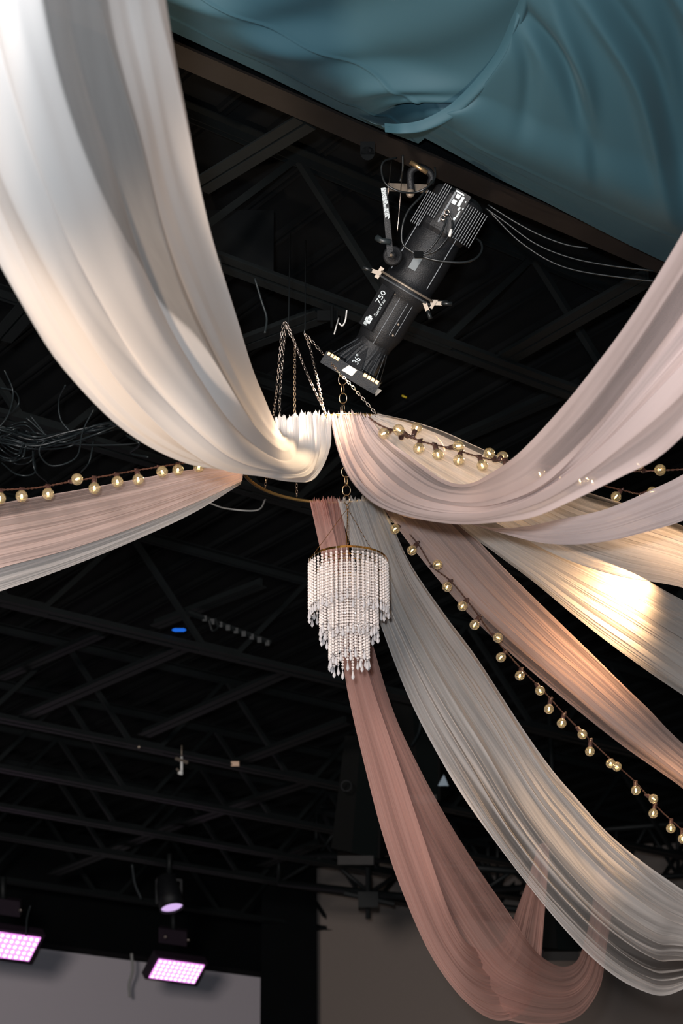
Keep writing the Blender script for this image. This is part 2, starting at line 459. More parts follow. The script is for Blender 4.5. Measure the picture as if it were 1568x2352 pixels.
# lighting truss in front of the wall
def lin(a, c, t): return np.array(a) + (np.array(c) - np.array(a)) * t
def truss(p0, p1, h0, h1, bays, label, d0, d1, r=0.03):
    """top chord from p0 to p1 (photo points), bottom chord h lower, round tubes"""
    A0 = P(*p0, d0); A1 = P(*p1, d1); B0 = P(p0[0], p0[1] + h0, d0); B1 = P(p1[0], p1[1] + h1, d1)
    root = empty('lighting_truss', A0); tag(root, label, 'truss')
    MB().tube([A0, A1], r, 8).build('top_tube', M_STEEL, root, True)
    MB().tube([B0, B1], r, 8).build('bottom_tube', M_STEEL, root, True)
    for k in range(bays + 1):
        a = k / bays
        MB().tube([lin(A0, A1, a), lin(B0, B1, a)], r * .6, 6).build('upright', M_STEEL, root, True)
        if k < bays:
            q = (lin(B0, B1, a), lin(A0, A1, (k + .5) / bays)); q2 = (lin(A0, A1, (k + .5) / bays), lin(B0, B1, (k + 1) / bays))
            MB().tube(q, r * .6, 6).build('diagonal', M_STEEL, root, True)
            MB().tube(q2, r * .6, 6).build('diagonal', M_STEEL, root, True)
truss((640, 1955), (1290, 2010), 72, 90, 3, 'black round-tube truss crossing the grey wall behind the rose drape', 18.5, 17.5, .033)
truss((1010, 1935), (1700, 1880), 118, 120, 5, 'black truss at the right edge behind the white drape', 19, 18, .03)
truss((726, 1862), (1120, 1940), 110, 100, 3, 'black truss between the hanging speakers', 18.7, 18.9, .035)
o = MB().bar(P(730, 1830, 19), P(800, 1990, 19), .06, .06).build('steel_brace', M_STEEL); tag(o, 'short diagonal black brace beside the pillar in front of the wall', 'steel bar')
o = MB(); o.box(P(845, 2070, 18), .09, .07, .07).tube([P(845, 1990, 18), P(845, 2110, 18)], .025, 8).tube([P(790, 2050, 18), P(905, 2075, 18)], .03, 8)
o = o.build('truss_clamp', M_STEEL); tag(o, 'black clamp block on the truss below the hanging speaker', 'clamp')

# ------------------------------------------------------------------ teal cloth
def grid_obj(name, G, material, parent=None, dens=None, uvs=None):
    nu, nv = G.shape[:2]
    me = bpy.data.meshes.new(name)
    idx = np.arange(nu * nv).reshape(nu, nv)
    q = np.stack([idx[:-1, :-1], idx[:-1, 1:], idx[1:, 1:], idx[1:, :-1]], -1).reshape(-1, 4)
    me.vertices.add(nu * nv); me.vertices.foreach_set('co', G.reshape(-1).astype(np.float32))
    me.loops.add(q.size); me.loops.foreach_set('vertex_index', q.reshape(-1).astype(np.int32))
    me.polygons.add(len(q)); me.polygons.foreach_set('loop_start', np.arange(0, q.size, 4, dtype=np.int32))
    me.update(calc_edges=True)
    me.polygons.foreach_set('use_smooth', [True] * len(q))
    if uvs is not None:
        l = me.uv_layers.new(name='UVMap'); l.data.foreach_set('uv', uvs.reshape(-1, 2)[q.reshape(-1)].reshape(-1).astype(np.float32))
    if dens is not None:
        a = me.attributes.new('dens', 'FLOAT', 'POINT'); a.data.foreach_set('value', dens.reshape(-1).astype(np.float32))
    me.materials.append(material)
    me.validate()
    o = bpy.data.objects.new(name, me); COL.objects.link(o)
    if parent is not None:
        o.parent = parent; o.location = -parent_loc(parent)
    return o

def interp_rails(rails, nu, nv, vs=None):
    R_ = [resample(catmull(r, 14), nu) for r in rails]
    R_ = np.stack(R_, 1)                      # nu, k, 3
    k = R_.shape[1]; vs = np.linspace(0, 1, k) if vs is None else np.array(vs)
    v = np.linspace(0, 1, nv)
    G = np.zeros((nu, nv, 3))
    if k <= 2:
        for c in range(3): G[:, :, c] = R_[:, :1, c] * (1 - v) + R_[:, 1:, c] * v
        return G
    # cubic hermite over v
    m_ = np.zeros_like(R_)
    for i in range(k):
        a, b_ = max(i - 1, 0), min(i + 1, k - 1)
        m_[:, i] = (R_[:, b_] - R_[:, a]) / (vs[b_] - vs[a])
    for j, vv in enumerate(v):
        i = min(max(np.searchsorted(vs, vv, 'right') - 1, 0), k - 2)
        h = vs[i + 1] - vs[i]; t_ = (vv - vs[i]) / h
        G[:, j] = (2 * t_**3 - 3 * t_**2 + 1) * R_[:, i] + (t_**3 - 2 * t_**2 + t_) * h * m_[:, i] + (-2 * t_**3 + 3 * t_**2) * R_[:, i + 1] + (t_**3 - t_**2) * h * m_[:, i + 1]
    return G

def extend(G, length, rows, lift=0.0, axis=0, front=False):
    """carry a cloth on past its last row, out of the frame"""
    if axis: return extend(G.transpose(1, 0, 2), length, rows, lift, 0, front).transpose(1, 0, 2)
    if front: return extend(G[::-1], length, rows, lift)[::-1]
    d = G[-1] - G[-6]; d = d / np.linalg.norm(d, axis=1, keepdims=True)
    d = .35 * d + .65 * (d.mean(0) / np.linalg.norm(d.mean(0)))[None, :]
    t = np.linspace(0, 1, rows + 1)[1:, None, None]
    E_ = G[-1][None] + d[None] * t * length
    E_[:, :, 2] += (t * t * lift)[:, :, 0]
    return np.concatenate([G, E_], 0)

def warp(v, seed, n, amp):
    rg = np.random.RandomState(seed); o = np.zeros_like(v)
    for k in range(1, n):
        o += amp * rg.uniform(-1, 1) / k * np.sin(2 * np.pi * (k * v + rg.uniform()))
    return o

def pleat(G, layers, seed=0, u=None):
    """layers: (count, depth, overlap, drift, env) folds across v that run along u"""
    nu, nv = G.shape[:2]
    v = np.linspace(0, 1, nv)[None, :]
    du = np.gradient(G, axis=0); dv = np.gradient(G, axis=1)
    nr = np.cross(du, dv); nr /= np.linalg.norm(nr, axis=2, keepdims=True) + 1e-9
    # smooth the frame across v
    lat = dv / (np.linalg.norm(dv, axis=2, keepdims=True) + 1e-9)
    W = np.linalg.norm(np.diff(G, axis=1), axis=2).sum(1)[:, None]
    out = G.copy()
    for i, (n, dep, ov, drift, env) in enumerate(layers):
        ph = n * (v + warp(v, seed + i * 7, 6, 0.05)) + drift * warp(u, seed + i * 13 + 1, 4, 1.0) + drift * .6 * np.sin(2 * np.pi * (v * 1.3 + u * .8 + seed))
        e = env(u) if callable(env) else env
        am = 0.65 + 0.35 * np.sin(2 * np.pi * (v * 2.7 + i * .37 + u * .5 + seed))
        out += nr * (dep * W / n * e * am * np.sin(2 * np.pi * ph))[:, :, None]
        out += lat * (ov * W / (2 * np.pi * n) * e * am * np.sin(4 * np.pi * ph))[:, :, None]
    return out

# teal cloth: two overlapping sheets lying over the beam
def teal_sheet(name, rails, zf, wr_fn, parent, nu=150, nv=150, left=False):
    rr = [[PH(x, y, zf(i, j)) for j, (x, y) in enumerate(r)] for i, r in enumerate(rails)]
    G = interp_rails(rr, nu, nv)
    u = np.linspace(0, 1, nu)[:, None]; v = np.linspace(0, 1, nv)[None, :]
    G[:, :, 2] += wr_fn(u, v)
    G = extend(G, 2.5, 12, .1) if not left else extend(G, 2.5, 12, .1, 0, True)
    G = extend(G, 1.5, 8, .1, 1)
    return grid_obj(name, G, M_TEAL, parent)
tc_ = empty('ceiling_cloth', PH(1100, 250, 6.0)); tag(tc_, 'large teal cloth slung under the ceiling at the top right', 'cloth')
def sm(x, a, b_): t_ = np.clip((x - a) / (b_ - a), 0, 1); return t_ * t_ * (3 - 2 * t_)
def bump1(x, c, w_): return np.exp(-((x - c) / w_) ** 2)
def wr1(u, v):
    # u along the beam, v away from the edge
    z = -0.007 * bump1(v, 0.16, .008) - .007 * bump1(v + .25 * u, .62, .010)
    z = z + (0.03 * np.sin(2 * np.pi * (u * 1.1 + v * .9)) + .012 * np.sin(2 * np.pi * (u * 3 - v * 2.0 + .2))) * sm(v, .02, .4)
    for (c, s_, a) in ((.80, .03, -.022), (.86, .025, .028), (.70, .04, -.02), (.92, .03, -.022)):
        z = z + a * bump1(u - .25 * v + .05 * np.sin(6 * v), c, s_) * bump1(v, .38, .22)
    return z
left_rails = [
    [(300, 25), (385, 68), (600, 168), (760, 246), (860, 290), (960, 330)],
    [(300, -30), (430, 30), (620, 110), (800, 190), (900, 240), (1030, 280)],
    [(330, -90), (520, -30), (700, 40), (880, 110), (1040, 160), (1180, 190)],
    [(400, -180), (600, -140), (800, -110), (1000, -80), (1160, -60), (1330, -50)]]
teal_sheet('cloth_panel', left_rails, lambda i, j: 5.95 if i == 0 else 5.76 + 0.04 * (i - 1), wr1, tc_, left=True)
right_rails = [   # rail 0 = near edge, starting at the fold line
    [(820, 268), (880, 297), (940, 302), (1040, 352), (1150, 414), (1330, 505), (1480, 580), (1640, 655)],
    [(900, 297), (960, 300), (1030, 285), (1120, 335), (1230, 380), (1400, 450), (1560, 520), (1700, 570)],
    [(1000, 288), (1050, 262), (1105, 222), (1200, 250), (1330, 290), (1480, 340), (1620, 390), (1760, 430)],
    [(1090, 225), (1120, 190), (1150, 140), (1260, 150), (1390, 170), (1530, 200), (1680, 240), (1820, 270)],
    [(1140, 160), (1165, 110), (1190, 50), (1300, 40), (1440, 50), (1580, 60), (1730, 80), (1880, 100)],
    [(1180, 60), (1205, 20), (1225, -60), (1350, -60), (1490, -60), (1640, -60), (1790, -60), (1950, -60)]]
def wr2(u, v):
    z = .012 * bump1(u, .10, .02) + 0 * v
    z = z - .007 * bump1(v, .155, .008)
    # creases fanning out from the top of the fold
    for (k, c, s_, a) in ((.55, .26, .022, .07), (.35, .33, .02, -.05), (.62, .45, .025, -.07), (.62, .50, .03, .07), (.40, .62, .03, .05), (.7, .68, .022, -.045), (.2, .21, .018, .03), (.45, .8, .04, .05)):
        z = z + a * .85 * bump1(u + k * (v - .75), c, s_ * 1.4) * (0.15 + .85 * bump1(v, .62, .3)) * sm(v, .08, .4)
    for c, a in ((.03, .004), (.07, -.006), (.11, .005)):
        z = z + a * bump1(v + .12 * u, c + .03, .012) * bump1(u, .35, .3)
    return z + .03 * np.sin(2 * np.pi * (u * .9 + v * .8)) * sm(v, .02, .4)
teal_sheet('cloth_panel', right_rails, lambda i, j: 5.90 if i == 0 else 5.65 + 0.04 * (i - 1), wr2, tc_, 220, 200)
# folded hem running along the overlap
hem = [(1240, -60), (1218, 20), (1198, 70), (1165, 140), (1120, 200), (1050, 268), (980, 298), (925, 302), (885, 297)]
hem2 = [(1205, -60), (1183, 20), (1168, 70), (1140, 130), (1097, 188), (1035, 250), (972, 285), (920, 295), (883, 294)]
hr = [[PH(x, y, [5.83, 5.82, 5.80, 5.77, 5.74, 5.70, 5.67, 5.66, 5.70][j] - .025) for j, (x, y) in enumerate(hh)] for hh in (hem, [( (a[0]+b_[0])/2, (a[1]+b_[1])/2) for a, b_ in zip(hem, hem2)], hem2)]
G = interp_rails(hr, 120, 16); v_ = np.linspace(0, 1, 16)[None, :]; G[:, :, 2] -= .035 * np.sin(np.pi * v_) ** .7 - .02
grid_obj('folded_hem', G, M_TEAL, tc_)

# ------------------------------------------------------------------ the hanging hoop
HC = Vector(P(786, 1058, 7.62)); HR = 0.388
tiltq = Quaternion(Vector((0, 1, 0)), math.radians(-2.2))
def hoop_pt(ang, r=HR, dz=0):
    a = math.radians(ang); return HC + tiltq @ Vector((r * math.cos(a), r * math.sin(a), dz))
hp = empty('hanging_hoop', HC); tag(hp, 'thin brass hoop from which all the drapes fan out', 'hoop')
MB().tube([hoop_pt(a) for a in range(0, 360, 4)], 0.0065, 8, True).build('ring', M_HOOP, hp, True)

def link_mesh(name, a, b_, r, m, n=14, k=6):
    pts = []
    for i in range(n):
        t_ = 2 * math.pi * i / n
        pts.append(Vector((b_ * math.cos(t_), 0, (a - b_) * (1 if math.sin(t_) > 1e-6 else -1 if math.sin(t_) < -1e-6 else 0) + b_ * math.sin(t_))))
    mb = MB().tube(pts, r, k, True); return mb
def chain(name, pts, a, b_, r, m, label, cat='chain', group=None, parent=None, parts=False, round_=False):
    pts = resample(catmull(pts, 10), 200)
    d = np.r_[0, np.cumsum(np.linalg.norm(np.diff(pts, axis=0), axis=1))]
    step = 2 * a - 2.4 * r; n = max(2, int(d[-1] / step))
    base = link_mesh('link', a, b_, r, m, 16 if parts else 10, 8 if parts else 5)
    tot = MB(); root = None
    if parts:
        root = empty(name, pts[0]); me = base.mesh('link', m, True)
    for i in range(n):
        c = np.array([np.interp((i + .5) * step, d, pts[:, k]) for k in range(3)])
        e = np.array([np.interp((i + 1) * step, d, pts[:, k]) for k in range(3)])
        s_ = np.array([np.interp(i * step, d, pts[:, k]) for k in range(3)])
        t_ = Vector(e - s_).normalized()
        q = t_.to_track_quat('Z', 'Y') @ Quaternion(Vector((0, 0, 1)), math.radians((90 if i % 2 else 0) + 25 + (random.uniform(-15, 15) if parts else 0)))
        if parts: inst('link', me, root, c, q)
        else:
            tot.add([Vector(c) + q @ Vector(p) for p in base.v], base.f)
    if not parts:
        root = tot.build(name, m, parent, True, origin=None if parent else pts[0])
    if parent is None: tag(root, label, cat, group)
    return root
dA = 7.5
ap1 = P(660, 746, dA); ap2 = P(698, 764, dA)
def hp_at(x, y):  # nearest hoop point in the photo
    best = min(range(0, 360, 2), key=lambda a: _pxd(hoop_pt(a), x, y)); return hoop_pt(best)
def proj(wp):
    d = np.array(wp) - CAM; z = d @ _F; return 784 + FPX * (d @ _R) / z, 1176 - FPX * (d @ _U) / z
def _pxd(wp, x, y):
    a, b_ = proj(wp); return (a - x) ** 2 + (b_ - y) ** 2
chs = [
    ([ap1, P(649, 752, dA), P(634, 905, 7.55), hp_at(603, 1132)], 'thin steel chain down to the far left of the hoop, dangling below the white drape'),
    ([ap1, P(655, 758, dA), P(643, 905, 7.4), hp_at(640, 975)], 'thin steel chain down to the near left of the hoop, second from left'),
    ([ap1, P(672, 775, dA), P(710, 870, 7.4), hp_at(752, 952)], 'thin steel chain slanting from the left hook to the top of the hoop'),
    ([P(677, 786, dA), P(677, 960, 7.75), hp_at(677, 1156)], 'thin steel chain hanging straight down behind the white drape to the far hoop'),
    ([ap2, P(712, 800, dA), P(728, 870, 7.4), P(746, 955, 7.25)], 'thin steel chain from the right hook to the hoop top'),
    ([ap2, P(735, 805, dA), P(775, 852, 7.35), P(815, 895, 7.3), hp_at(868, 952)], 'thin steel chain crossing in front of the spotlight nose')]
for pts, lb in chs:
    chain('suspension_chain', pts, 0.0085, 0.0045, 0.0013, M_CHAIN, lb, group='thin chains holding the hoop')
chain('suspension_chain', [P(677, 786, dA), P(665, 765, dA), ap1], 0.0085, 0.0045, 0.0013, M_CHAIN, 'short steel chain piece joining the left hook', group='thin chains holding the hoop')
for k, (ap, lb) in enumerate(((ap1, 'steel hook plate holding the left chains'), (ap2, 'steel hook plate holding the right chains'))):
    o = MB().tube([Vector(ap) + Vector((0, 0, -.005)), Vector(ap) + Vector((0.004, 0, .02)), Vector(ap) + Vector((0, .35, .62))], .003, 6).build('chain_wire', M_CABLE, None, True)
    tag(o, 'dark wire from ' + ('left' if k == 0 else 'right') + ' chain hook up to the roof joist', 'wire')

# central chain of gold rings
cen = chain('ring_chain', [P(786, 862, 7.6), P(789, 960, 7.6), P(793, 1060, 7.6), P(797, 1172, 7.6)], 0.0195, 0.0165, 0.0016, M_GOLDPALE,
            'chain of large round gold rings carrying the chandelier', parts=True)
o = chain('gold_connector', [P(782, 846, 7.5), P(786, 868, 7.6)], 0.012, 0.007, 0.0013, M_GOLDPALE, 'small gold links joining the ring chain to the steel chain')

# ------------------------------------------------------------------ crystal chandelier
CC = Vector(P(799, 1290, 7.6))
ch = empty('crystal_chandelier', CC); tag(ch, 'three-tier chandelier of clear crystal bead strands on a gold rim', 'chandelier')
b = MB(); R1 = 0.150
b.lathe(CC, (0, 0, 1), [(-.004, R1 - .001), (-.004, R1 + .001), (.004, R1 + .001), (.004, R1 - .001), (-.004, R1 - .001)], 64); b.build('gold_rim', M_GOLD, ch)
R2, R3 = 0.108, 0.074
for nm, rr, z in (('inner_rim', R2, -.012), ('inner_rim', R3, -.016)):
    MB().lathe(CC, (0, 0, 1), [(z - .002, rr - .001), (z - .002, rr + .001), (z + .002, rr + .001), (z + .002, rr - .001), (z - .002, rr - .001)], 48).build(nm, M_GOLD, ch)
b = MB()
for k in range(4):
    a = k * math.pi / 2 + .5
    b.bar(CC + Vector((R1 * math.cos(a), R1 * math.sin(a), -.006)), CC + Vector((-R1 * math.cos(a), -R1 * math.sin(a), -.006)), .002, .002)
b.build('cross_wire', M_GOLD, ch)
topc = Vector(P(798, 1168, 7.6))
MB().tube([topc + Vector((.004 * math.cos(a), 0, .004 + .009 * math.sin(a))) for a in np.linspace(0, 6.28, 12, endpoint=False)], .0012, 5, True).build('top_loop', M_GOLD, ch, True)
for k in range(4):
    a = math.radians(-90 + 90 * k + (28 if k % 2 else -2)); e = CC + Vector((R1 * math.cos(a), R1 * math.sin(a), 0))
    n = 46; bb = MB(); vs, fs = ico(.0021, 1)
    for i in range(n):
        p = topc + (e - topc) * (i / (n - 1)); bb.add([p + Vector(q) for q in vs], fs)
    bb.build('ball_chain', M_GOLD, ch)
bv, bf = ico(1.0, 1)
def strand_mesh(nb, br, name):
    m_ = MB(); z = -.008
    m_.tube([(0, 0, .004), (0, 0, -nb * br * 1.9)], .0006, 3)
    for i in range(nb):
        q = Quaternion(Vector((random.random(), random.random(), 1)).normalized(), random.uniform(0, 3))
        z -= br * 1.92
        m_.add([(q @ Vector((p[0] * br, p[1] * br, p[2] * br * .86))) + Vector((0, 0, z)) for p in bv], bf)
    return m_.mesh(name, M_CRYSTAL), z - br
def drop_mesh():
    m_ = MB(); m_.lathe((0, 0, 0), (0, 0, -1), [(0, .0005), (.003, .0022), (.022, .0062), (.027, .0066), (.036, .0002)], 6)
    m_.add([Vector((0, 0, .004)) + Vector(p) * .003 for p in bv], bf)
    return m_.mesh('crystal_drop', M_DROP)
me_drop = drop_mesh()
for (cnt, rad, nb, br) in ((46, R1, 15, .0062), (34, R2, 22, .0062), (24, R3, 31, .0062)):
    meshes = [strand_mesh(nb + j, br, 'bead_strand') for j in (0, 1, -1, 0, -2)]
    for k in range(cnt):
        a = 2 * math.pi * (k + .3) / cnt; me, zz = meshes[(k * 7 + k // 3) % 5]
        sw = random.uniform(-.0015, .0015)
        loc = CC + Vector(((rad + sw) * math.cos(a), (rad + sw) * math.sin(a), 0 if rad == R1 else -.014))
        q = Quaternion(Vector((0, 0, 1)), a)
        st_ = inst('bead_strand', me, ch, loc, None)
        dr = bpy.data.objects.new('crystal_drop', me_drop); COL.objects.link(dr); dr.parent = st_; dr.location = (0, 0, zz - .006)

# ------------------------------------------------------------------ drapes
def rail(pts, deps):
    """pts: photo points; deps: depth at breakpoints spread evenly along the rail"""
    n = len(pts); xs = np.linspace(0, 1, len(deps))
    return [P(x, y, float(np.interp(i / (n - 1), xs, deps))) for i, (x, y) in enumerate(pts)]

def drape(name, material, rails, layers, dens, label, cat='drape', nu=150, nv=300, vs=None, seed=1, parent=None, group='sheer drapes fanning out from the hoop', header=0.0, ext=2.2):
    G = interp_rails(rails, nu, nv, vs)
    u = np.arange(nu) / (nu - 1)
    if ext and parent is None:
        G = extend(G, ext, 26, .25); L0 = np.linalg.norm(np.diff(G[:nu, nv // 2], axis=0), axis=1).sum()
        u = np.r_[u, 1 + np.linspace(0, 1, 27)[1:] * ext / L0]; nu = len(u)
    u = u[:, None]
    W = np.linalg.norm(np.diff(G, axis=1), axis=2).sum(1)
    L = np.r_[0, np.cumsum(np.linalg.norm(np.diff(G[:, nv // 2], axis=0), axis=1))]
    G = pleat(G, layers, seed, u)
    v = np.linspace(0, 1, nv)[None, :]
    if header:
        rg = np.random.RandomState(seed + 99)
        j = np.convolve(rg.uniform(-1, 1, nv + 8), np.ones(9) / 4, 'same')[4:-4]
        G[:, :, 2] += header * np.clip(1 - u * 30, 0, 1) * (0.4 + j[None, :])
    D = dens(u, v) * np.ones((nu, nv))
    hem = np.maximum(np.exp(-(v / .006) ** 2), np.exp(-((1 - v) / .006) ** 2))
    D = D + 1.2 * hem
    uvs = np.stack([np.broadcast_to(v, (nu, nv)) * 1.0, np.broadcast_to(L[:, None], (nu, nv))], -1)
    o = grid_obj(name, G, material, parent, D, uvs)
    if parent is None: tag(o, label, cat, group)
    return o
def sm(x, a, b_): t_ = np.clip((x - a) / (b_ - a), 0, 1); return t_ * t_ * (3 - 2 * t_)
def band(x, a, b_, s_=.02): return sm(x, a - s_, a + s_) * (1 - sm(x, b_ - s_, b_ + s_))
def vnoise(v, seed, n=10):
    return warp(v, seed, n, 1.0)

# white swag, front left: from the hoop down and back over the camera's left
ra = rail([(632, 962), (634, 990), (622, 960), (598, 895), (560, 795), (500, 580), (450, 370), (412, 180), (382, 0), (360, -140)], [7.17, 7.1, 6.7, 6.1, 5.4, 4.6, 3.9, 3.4])
rb = rail([(672, 958), (672, 1010), (652, 1035), (610, 1010), (545, 930), (440, 740), (350, 540), (290, 340), (225, 100), (190, -140)], [7.17, 7.05, 6.6, 5.9, 5.2, 4.4, 3.8, 3.3])
rc = rail([(712, 955), (716, 1040), (690, 1080), (620, 1078), (520, 1040), (360, 880), (230, 700), (120, 480), (30, 200), (-40, -140)], [7.17, 7.0, 6.5, 5.8, 5.1, 4.3, 3.7, 3.3])
rd = rail([(759, 954), (757, 1030), (722, 1098), (668, 1106), (560, 1084), (420, 1060), (280, 985), (150, 845), (45, 675), (-70, 440), (-200, 120), (-260, -140)], [7.2, 6.95, 6.5, 5.9, 5.2, 4.5, 3.9, 3.4])
def d_w1(u, v):
    # single layer strip between the folded inner edge and the body
    t_ = sm(u, .25, .95); lo = .30 - .05 * t_; hi = .335 + .15 * t_
    gap = sm(v, lo - .01, lo + .01) * (1 - sm(v, hi - .012, hi + .012)) * sm(u, .21, .31)
    return 3.2 - 3.0 * gap + .5 * vnoise(v, 4) * (1 - gap)
drape('white_swag', W_WHITE, [ra, rb, rc, rd], [(4.2, .11, .30, .10, 1.0), (9, .07, .25, .12, lambda u: .45 + .6 * (1 - sm(u, .05, .25))), (26, .04, .2, .2, lambda u: .05 + .9 * (1 - sm(u, .02, .16)))],
      d_w1, 'big blurred white swag sweeping from the hoop to the top left', vs=[0, .33, .62, 1], seed=3, nu=180, header=.019)

# blush swag, front right
ra = rail([(846, 957), (885, 1003), (950, 1050), (1020, 1098), (1075, 1108), (1130, 1080), (1190, 1036), (1270, 950), (1350, 850), (1450, 712), (1568, 520), (1640, 380), (1700, 250)], [7.17, 7.1, 6.6, 6.0, 5.5, 5.0, 4.6])
rb = rail([(815, 955), (845, 1020), (905, 1085), (985, 1135), (1085, 1150), (1170, 1130), (1250, 1085), (1350, 990), (1440, 880), (1560, 720), (1660, 580), (1760, 420)], [7.17, 7.05, 6.55, 5.9, 5.4, 4.9, 4.6])
rc = rail([(785, 954), (812, 1045), (870, 1125), (960, 1170), (1080, 1182), (1180, 1163), (1280, 1110), (1380, 1030), (1480, 930), (1600, 800), (1710, 660), (1800, 540)], [7.17, 7.0, 6.5, 5.9, 5.3, 4.9, 4.6])
rd = rail([(757, 953), (775, 1030), (805, 1100), (860, 1157), (940, 1187), (1040, 1203), (1130, 1200), (1220, 1187), (1320, 1142), (1420, 1090), (1500, 1047), (1568, 985), (1650, 890), (1780, 740)], [7.22, 6.98, 6.5, 5.8, 5.3, 4.9, 4.6])
def d_p1(u, v):
    asc = sm(u, .38, .55)
    return 2.7 - asc * (.6 + 1.95 * band(v, .18, .34, .03) + 1.6 * band(v, .80, .96, .02) + 1.2 * band(v, .46, .52, .02)) + .4 * vnoise(v, 9) * (1 - .6 * asc)
drape('blush_swag', W_BLUSHN, [ra, rb, rc, rd], [(4, .11, .45, .06, 1.0), (10, .08, .3, .12, lambda u: .4 + .7 * (1 - sm(u, .05, .4))), (32, .05, .2, .2, lambda u: .08 + 1.0 * (1 - sm(u, .02, .3)))],
      d_p1, 'blush swag falling from the hoop and rising steeply to the right edge', seed=5, nu=180, header=.019)

ra = rail([(800, 965), (840, 1090), (930, 1170), (1070, 1196), (1126, 1212), (1200, 1210), (1283, 1194), (1369, 1177), (1428, 1157), (1496, 1127), (1568, 1092), (1700, 1010)], [7.26, 7.2, 7.05, 6.8, 6.65, 6.5])
rb = rail([(775, 965), (815, 1100), (920, 1183), (1060, 1200), (1155, 1226), (1241, 1247), (1326, 1251), (1411, 1241), (1496, 1220), (1568, 1198), (1700, 1140)], [7.26, 7.2, 7.05, 6.8, 6.6, 6.45])
drape('blush_swag', W_BLUSHN, [ra, rb], [(3, .12, .3, .1, .8), (9, .08, .25, .3, .6), (24, .05, .2, .3, .3)],
      lambda u, v: 2.3 + .5 * vnoise(v, 2) + .5 * sm(v, .7, .8) * u, 'narrow pale blush swag leaving the hoop low, level along the right edge', seed=8, nu=140, nv=200)

# thin white drape behind the string lights, right of the hoop
ra = rail([(872, 955), (930, 963), (1010, 987), (1090, 1022), (1160, 1052), (1250, 1090), (1340, 1130), (1430, 1158), (1568, 1210), (1750, 1290)], [7.2, 7.25, 7.4, 7.9, 8.35])
rb = rail([(845, 960), (885, 1015), (945, 1075), (1010, 1120), (1080, 1165), (1180, 1225), (1300, 1285), (1420, 1325), (1568, 1352), (1750, 1420)], [7.2, 7.25, 7.4, 7.9, 8.35])
drape('white_drape', W_PEACHW, [ra, rb], [(6, .16, .6, .15, 1.0), (19, .14, .6, .3, .8), (48, .10, .5, .4, .7)],
      lambda u, v: 1.2 + .5 * vnoise(v, 21) - .7 * band(v, .0, .10, .02) + .3 * sm(v, .5, .9), 'thin ivory drape right of the hoop, behind the upper string lights', seed=11, header=.01)

# bright lit ivory drape on the right
ra = rail([(1010, 1090), (1100, 1165), (1200, 1215), (1310, 1258), (1450, 1312), (1568, 1375), (1750, 1470)], [7.7, 8.0, 8.3, 8.8, 9.4])
rb = rail([(960, 1110), (1060, 1212), (1140, 1272), (1230, 1340), (1340, 1430), (1450, 1512), (1568, 1594), (1750, 1710)], [7.7, 8.0, 8.3, 8.8, 9.4])
drape('ivory_drape', W_PEACHW, [ra, rb], [(6, .15, .6, .12, 1.0), (21, .12, .6, .3, .8), (60, .09, .5, .3, .7)],
      lambda u, v: 1.7 + .5 * vnoise(v, 31) - .9 * sm(v, .93, .95), 'wide ivory drape at the right with a glaring white hot spot', seed=13)

# peach narrow drape
ra = rail([(960, 1120), (1060, 1205), (1180, 1330), (1290, 1437), (1400, 1542), (1480, 1622), (1568, 1712), (1750, 1860)], [7.85, 8.2, 8.7, 9.4])
rb = rail([(868, 1150), (950, 1262), (1060, 1395), (1150, 1480), (1230, 1550), (1400, 1692), (1568, 1814), (1750, 1960)], [7.9, 8.2, 8.7, 9.4])
drape('peach_drape', W_PEACH, [ra, rb], [(5, .15, .6, .12, 1.0), (17, .13, .6, .3, .9), (46, .10, .5, .3, .7)],
      lambda u, v: 1.5 + .5 * vnoise(v, 41) - 1.0 * sm(v, .70, .78) * sm(u, .1, .3) - .8 * (1 - sm(v, .10, .16)) * sm(u, .0, .1) , 'narrow peach drape between the lower string lights and the lit drape', seed=17)

# thin white drape behind the chandelier down to the lower right
ra = rail([(872, 1146), (905, 1210), (950, 1300), (1030, 1415), (1105, 1515), (1250, 1735), (1330, 1830), (1420, 1925), (1568, 2045), (1750, 2170)], [7.90, 8.3, 8.6, 8.9, 9.3])
rm = rail([(830, 1147), (870, 1260), (925, 1400), (1010, 1560), (1110, 1720), (1200, 1870), (1300, 2000), (1400, 2100), (1500, 2165), (1568, 2175), (1750, 2210)], [7.90, 8.2, 8.5, 8.8, 9.2])
rb = rail([(775, 1151), (812, 1270), (870, 1420), (955, 1630), (1080, 1850), (1200, 2020), (1320, 2155), (1410, 2235), (1480, 2275), (1530, 2285), (1600, 2262), (1750, 2245)], [7.90, 8.15, 8.4, 8.7, 9.0])
def d_w5(u, v):
    o = 1.45 + .45 * vnoise(v, 51) - .9 * band(v, .48, .93, .04) * sm(u, .25, .5)
    for c in (.50, .56, .66, .78, .86): o = o + 1.3 * np.exp(-((v - c - .02 * np.sin(5 * u)) / .007) ** 2) * sm(u, .2, .4)
    return o - .3 * sm(u, .6, .9)
drape('white_drape', W_THIN, [ra, rm, rb], [(6, .15, .6, .1, 1.0), (18, .12, .6, .25, .8), (55, .09, .5, .3, .6)],
      d_w5, 'long thin white drape from behind the chandelier to the lower right corner', seed=19, nu=180, nv=340, header=.019)

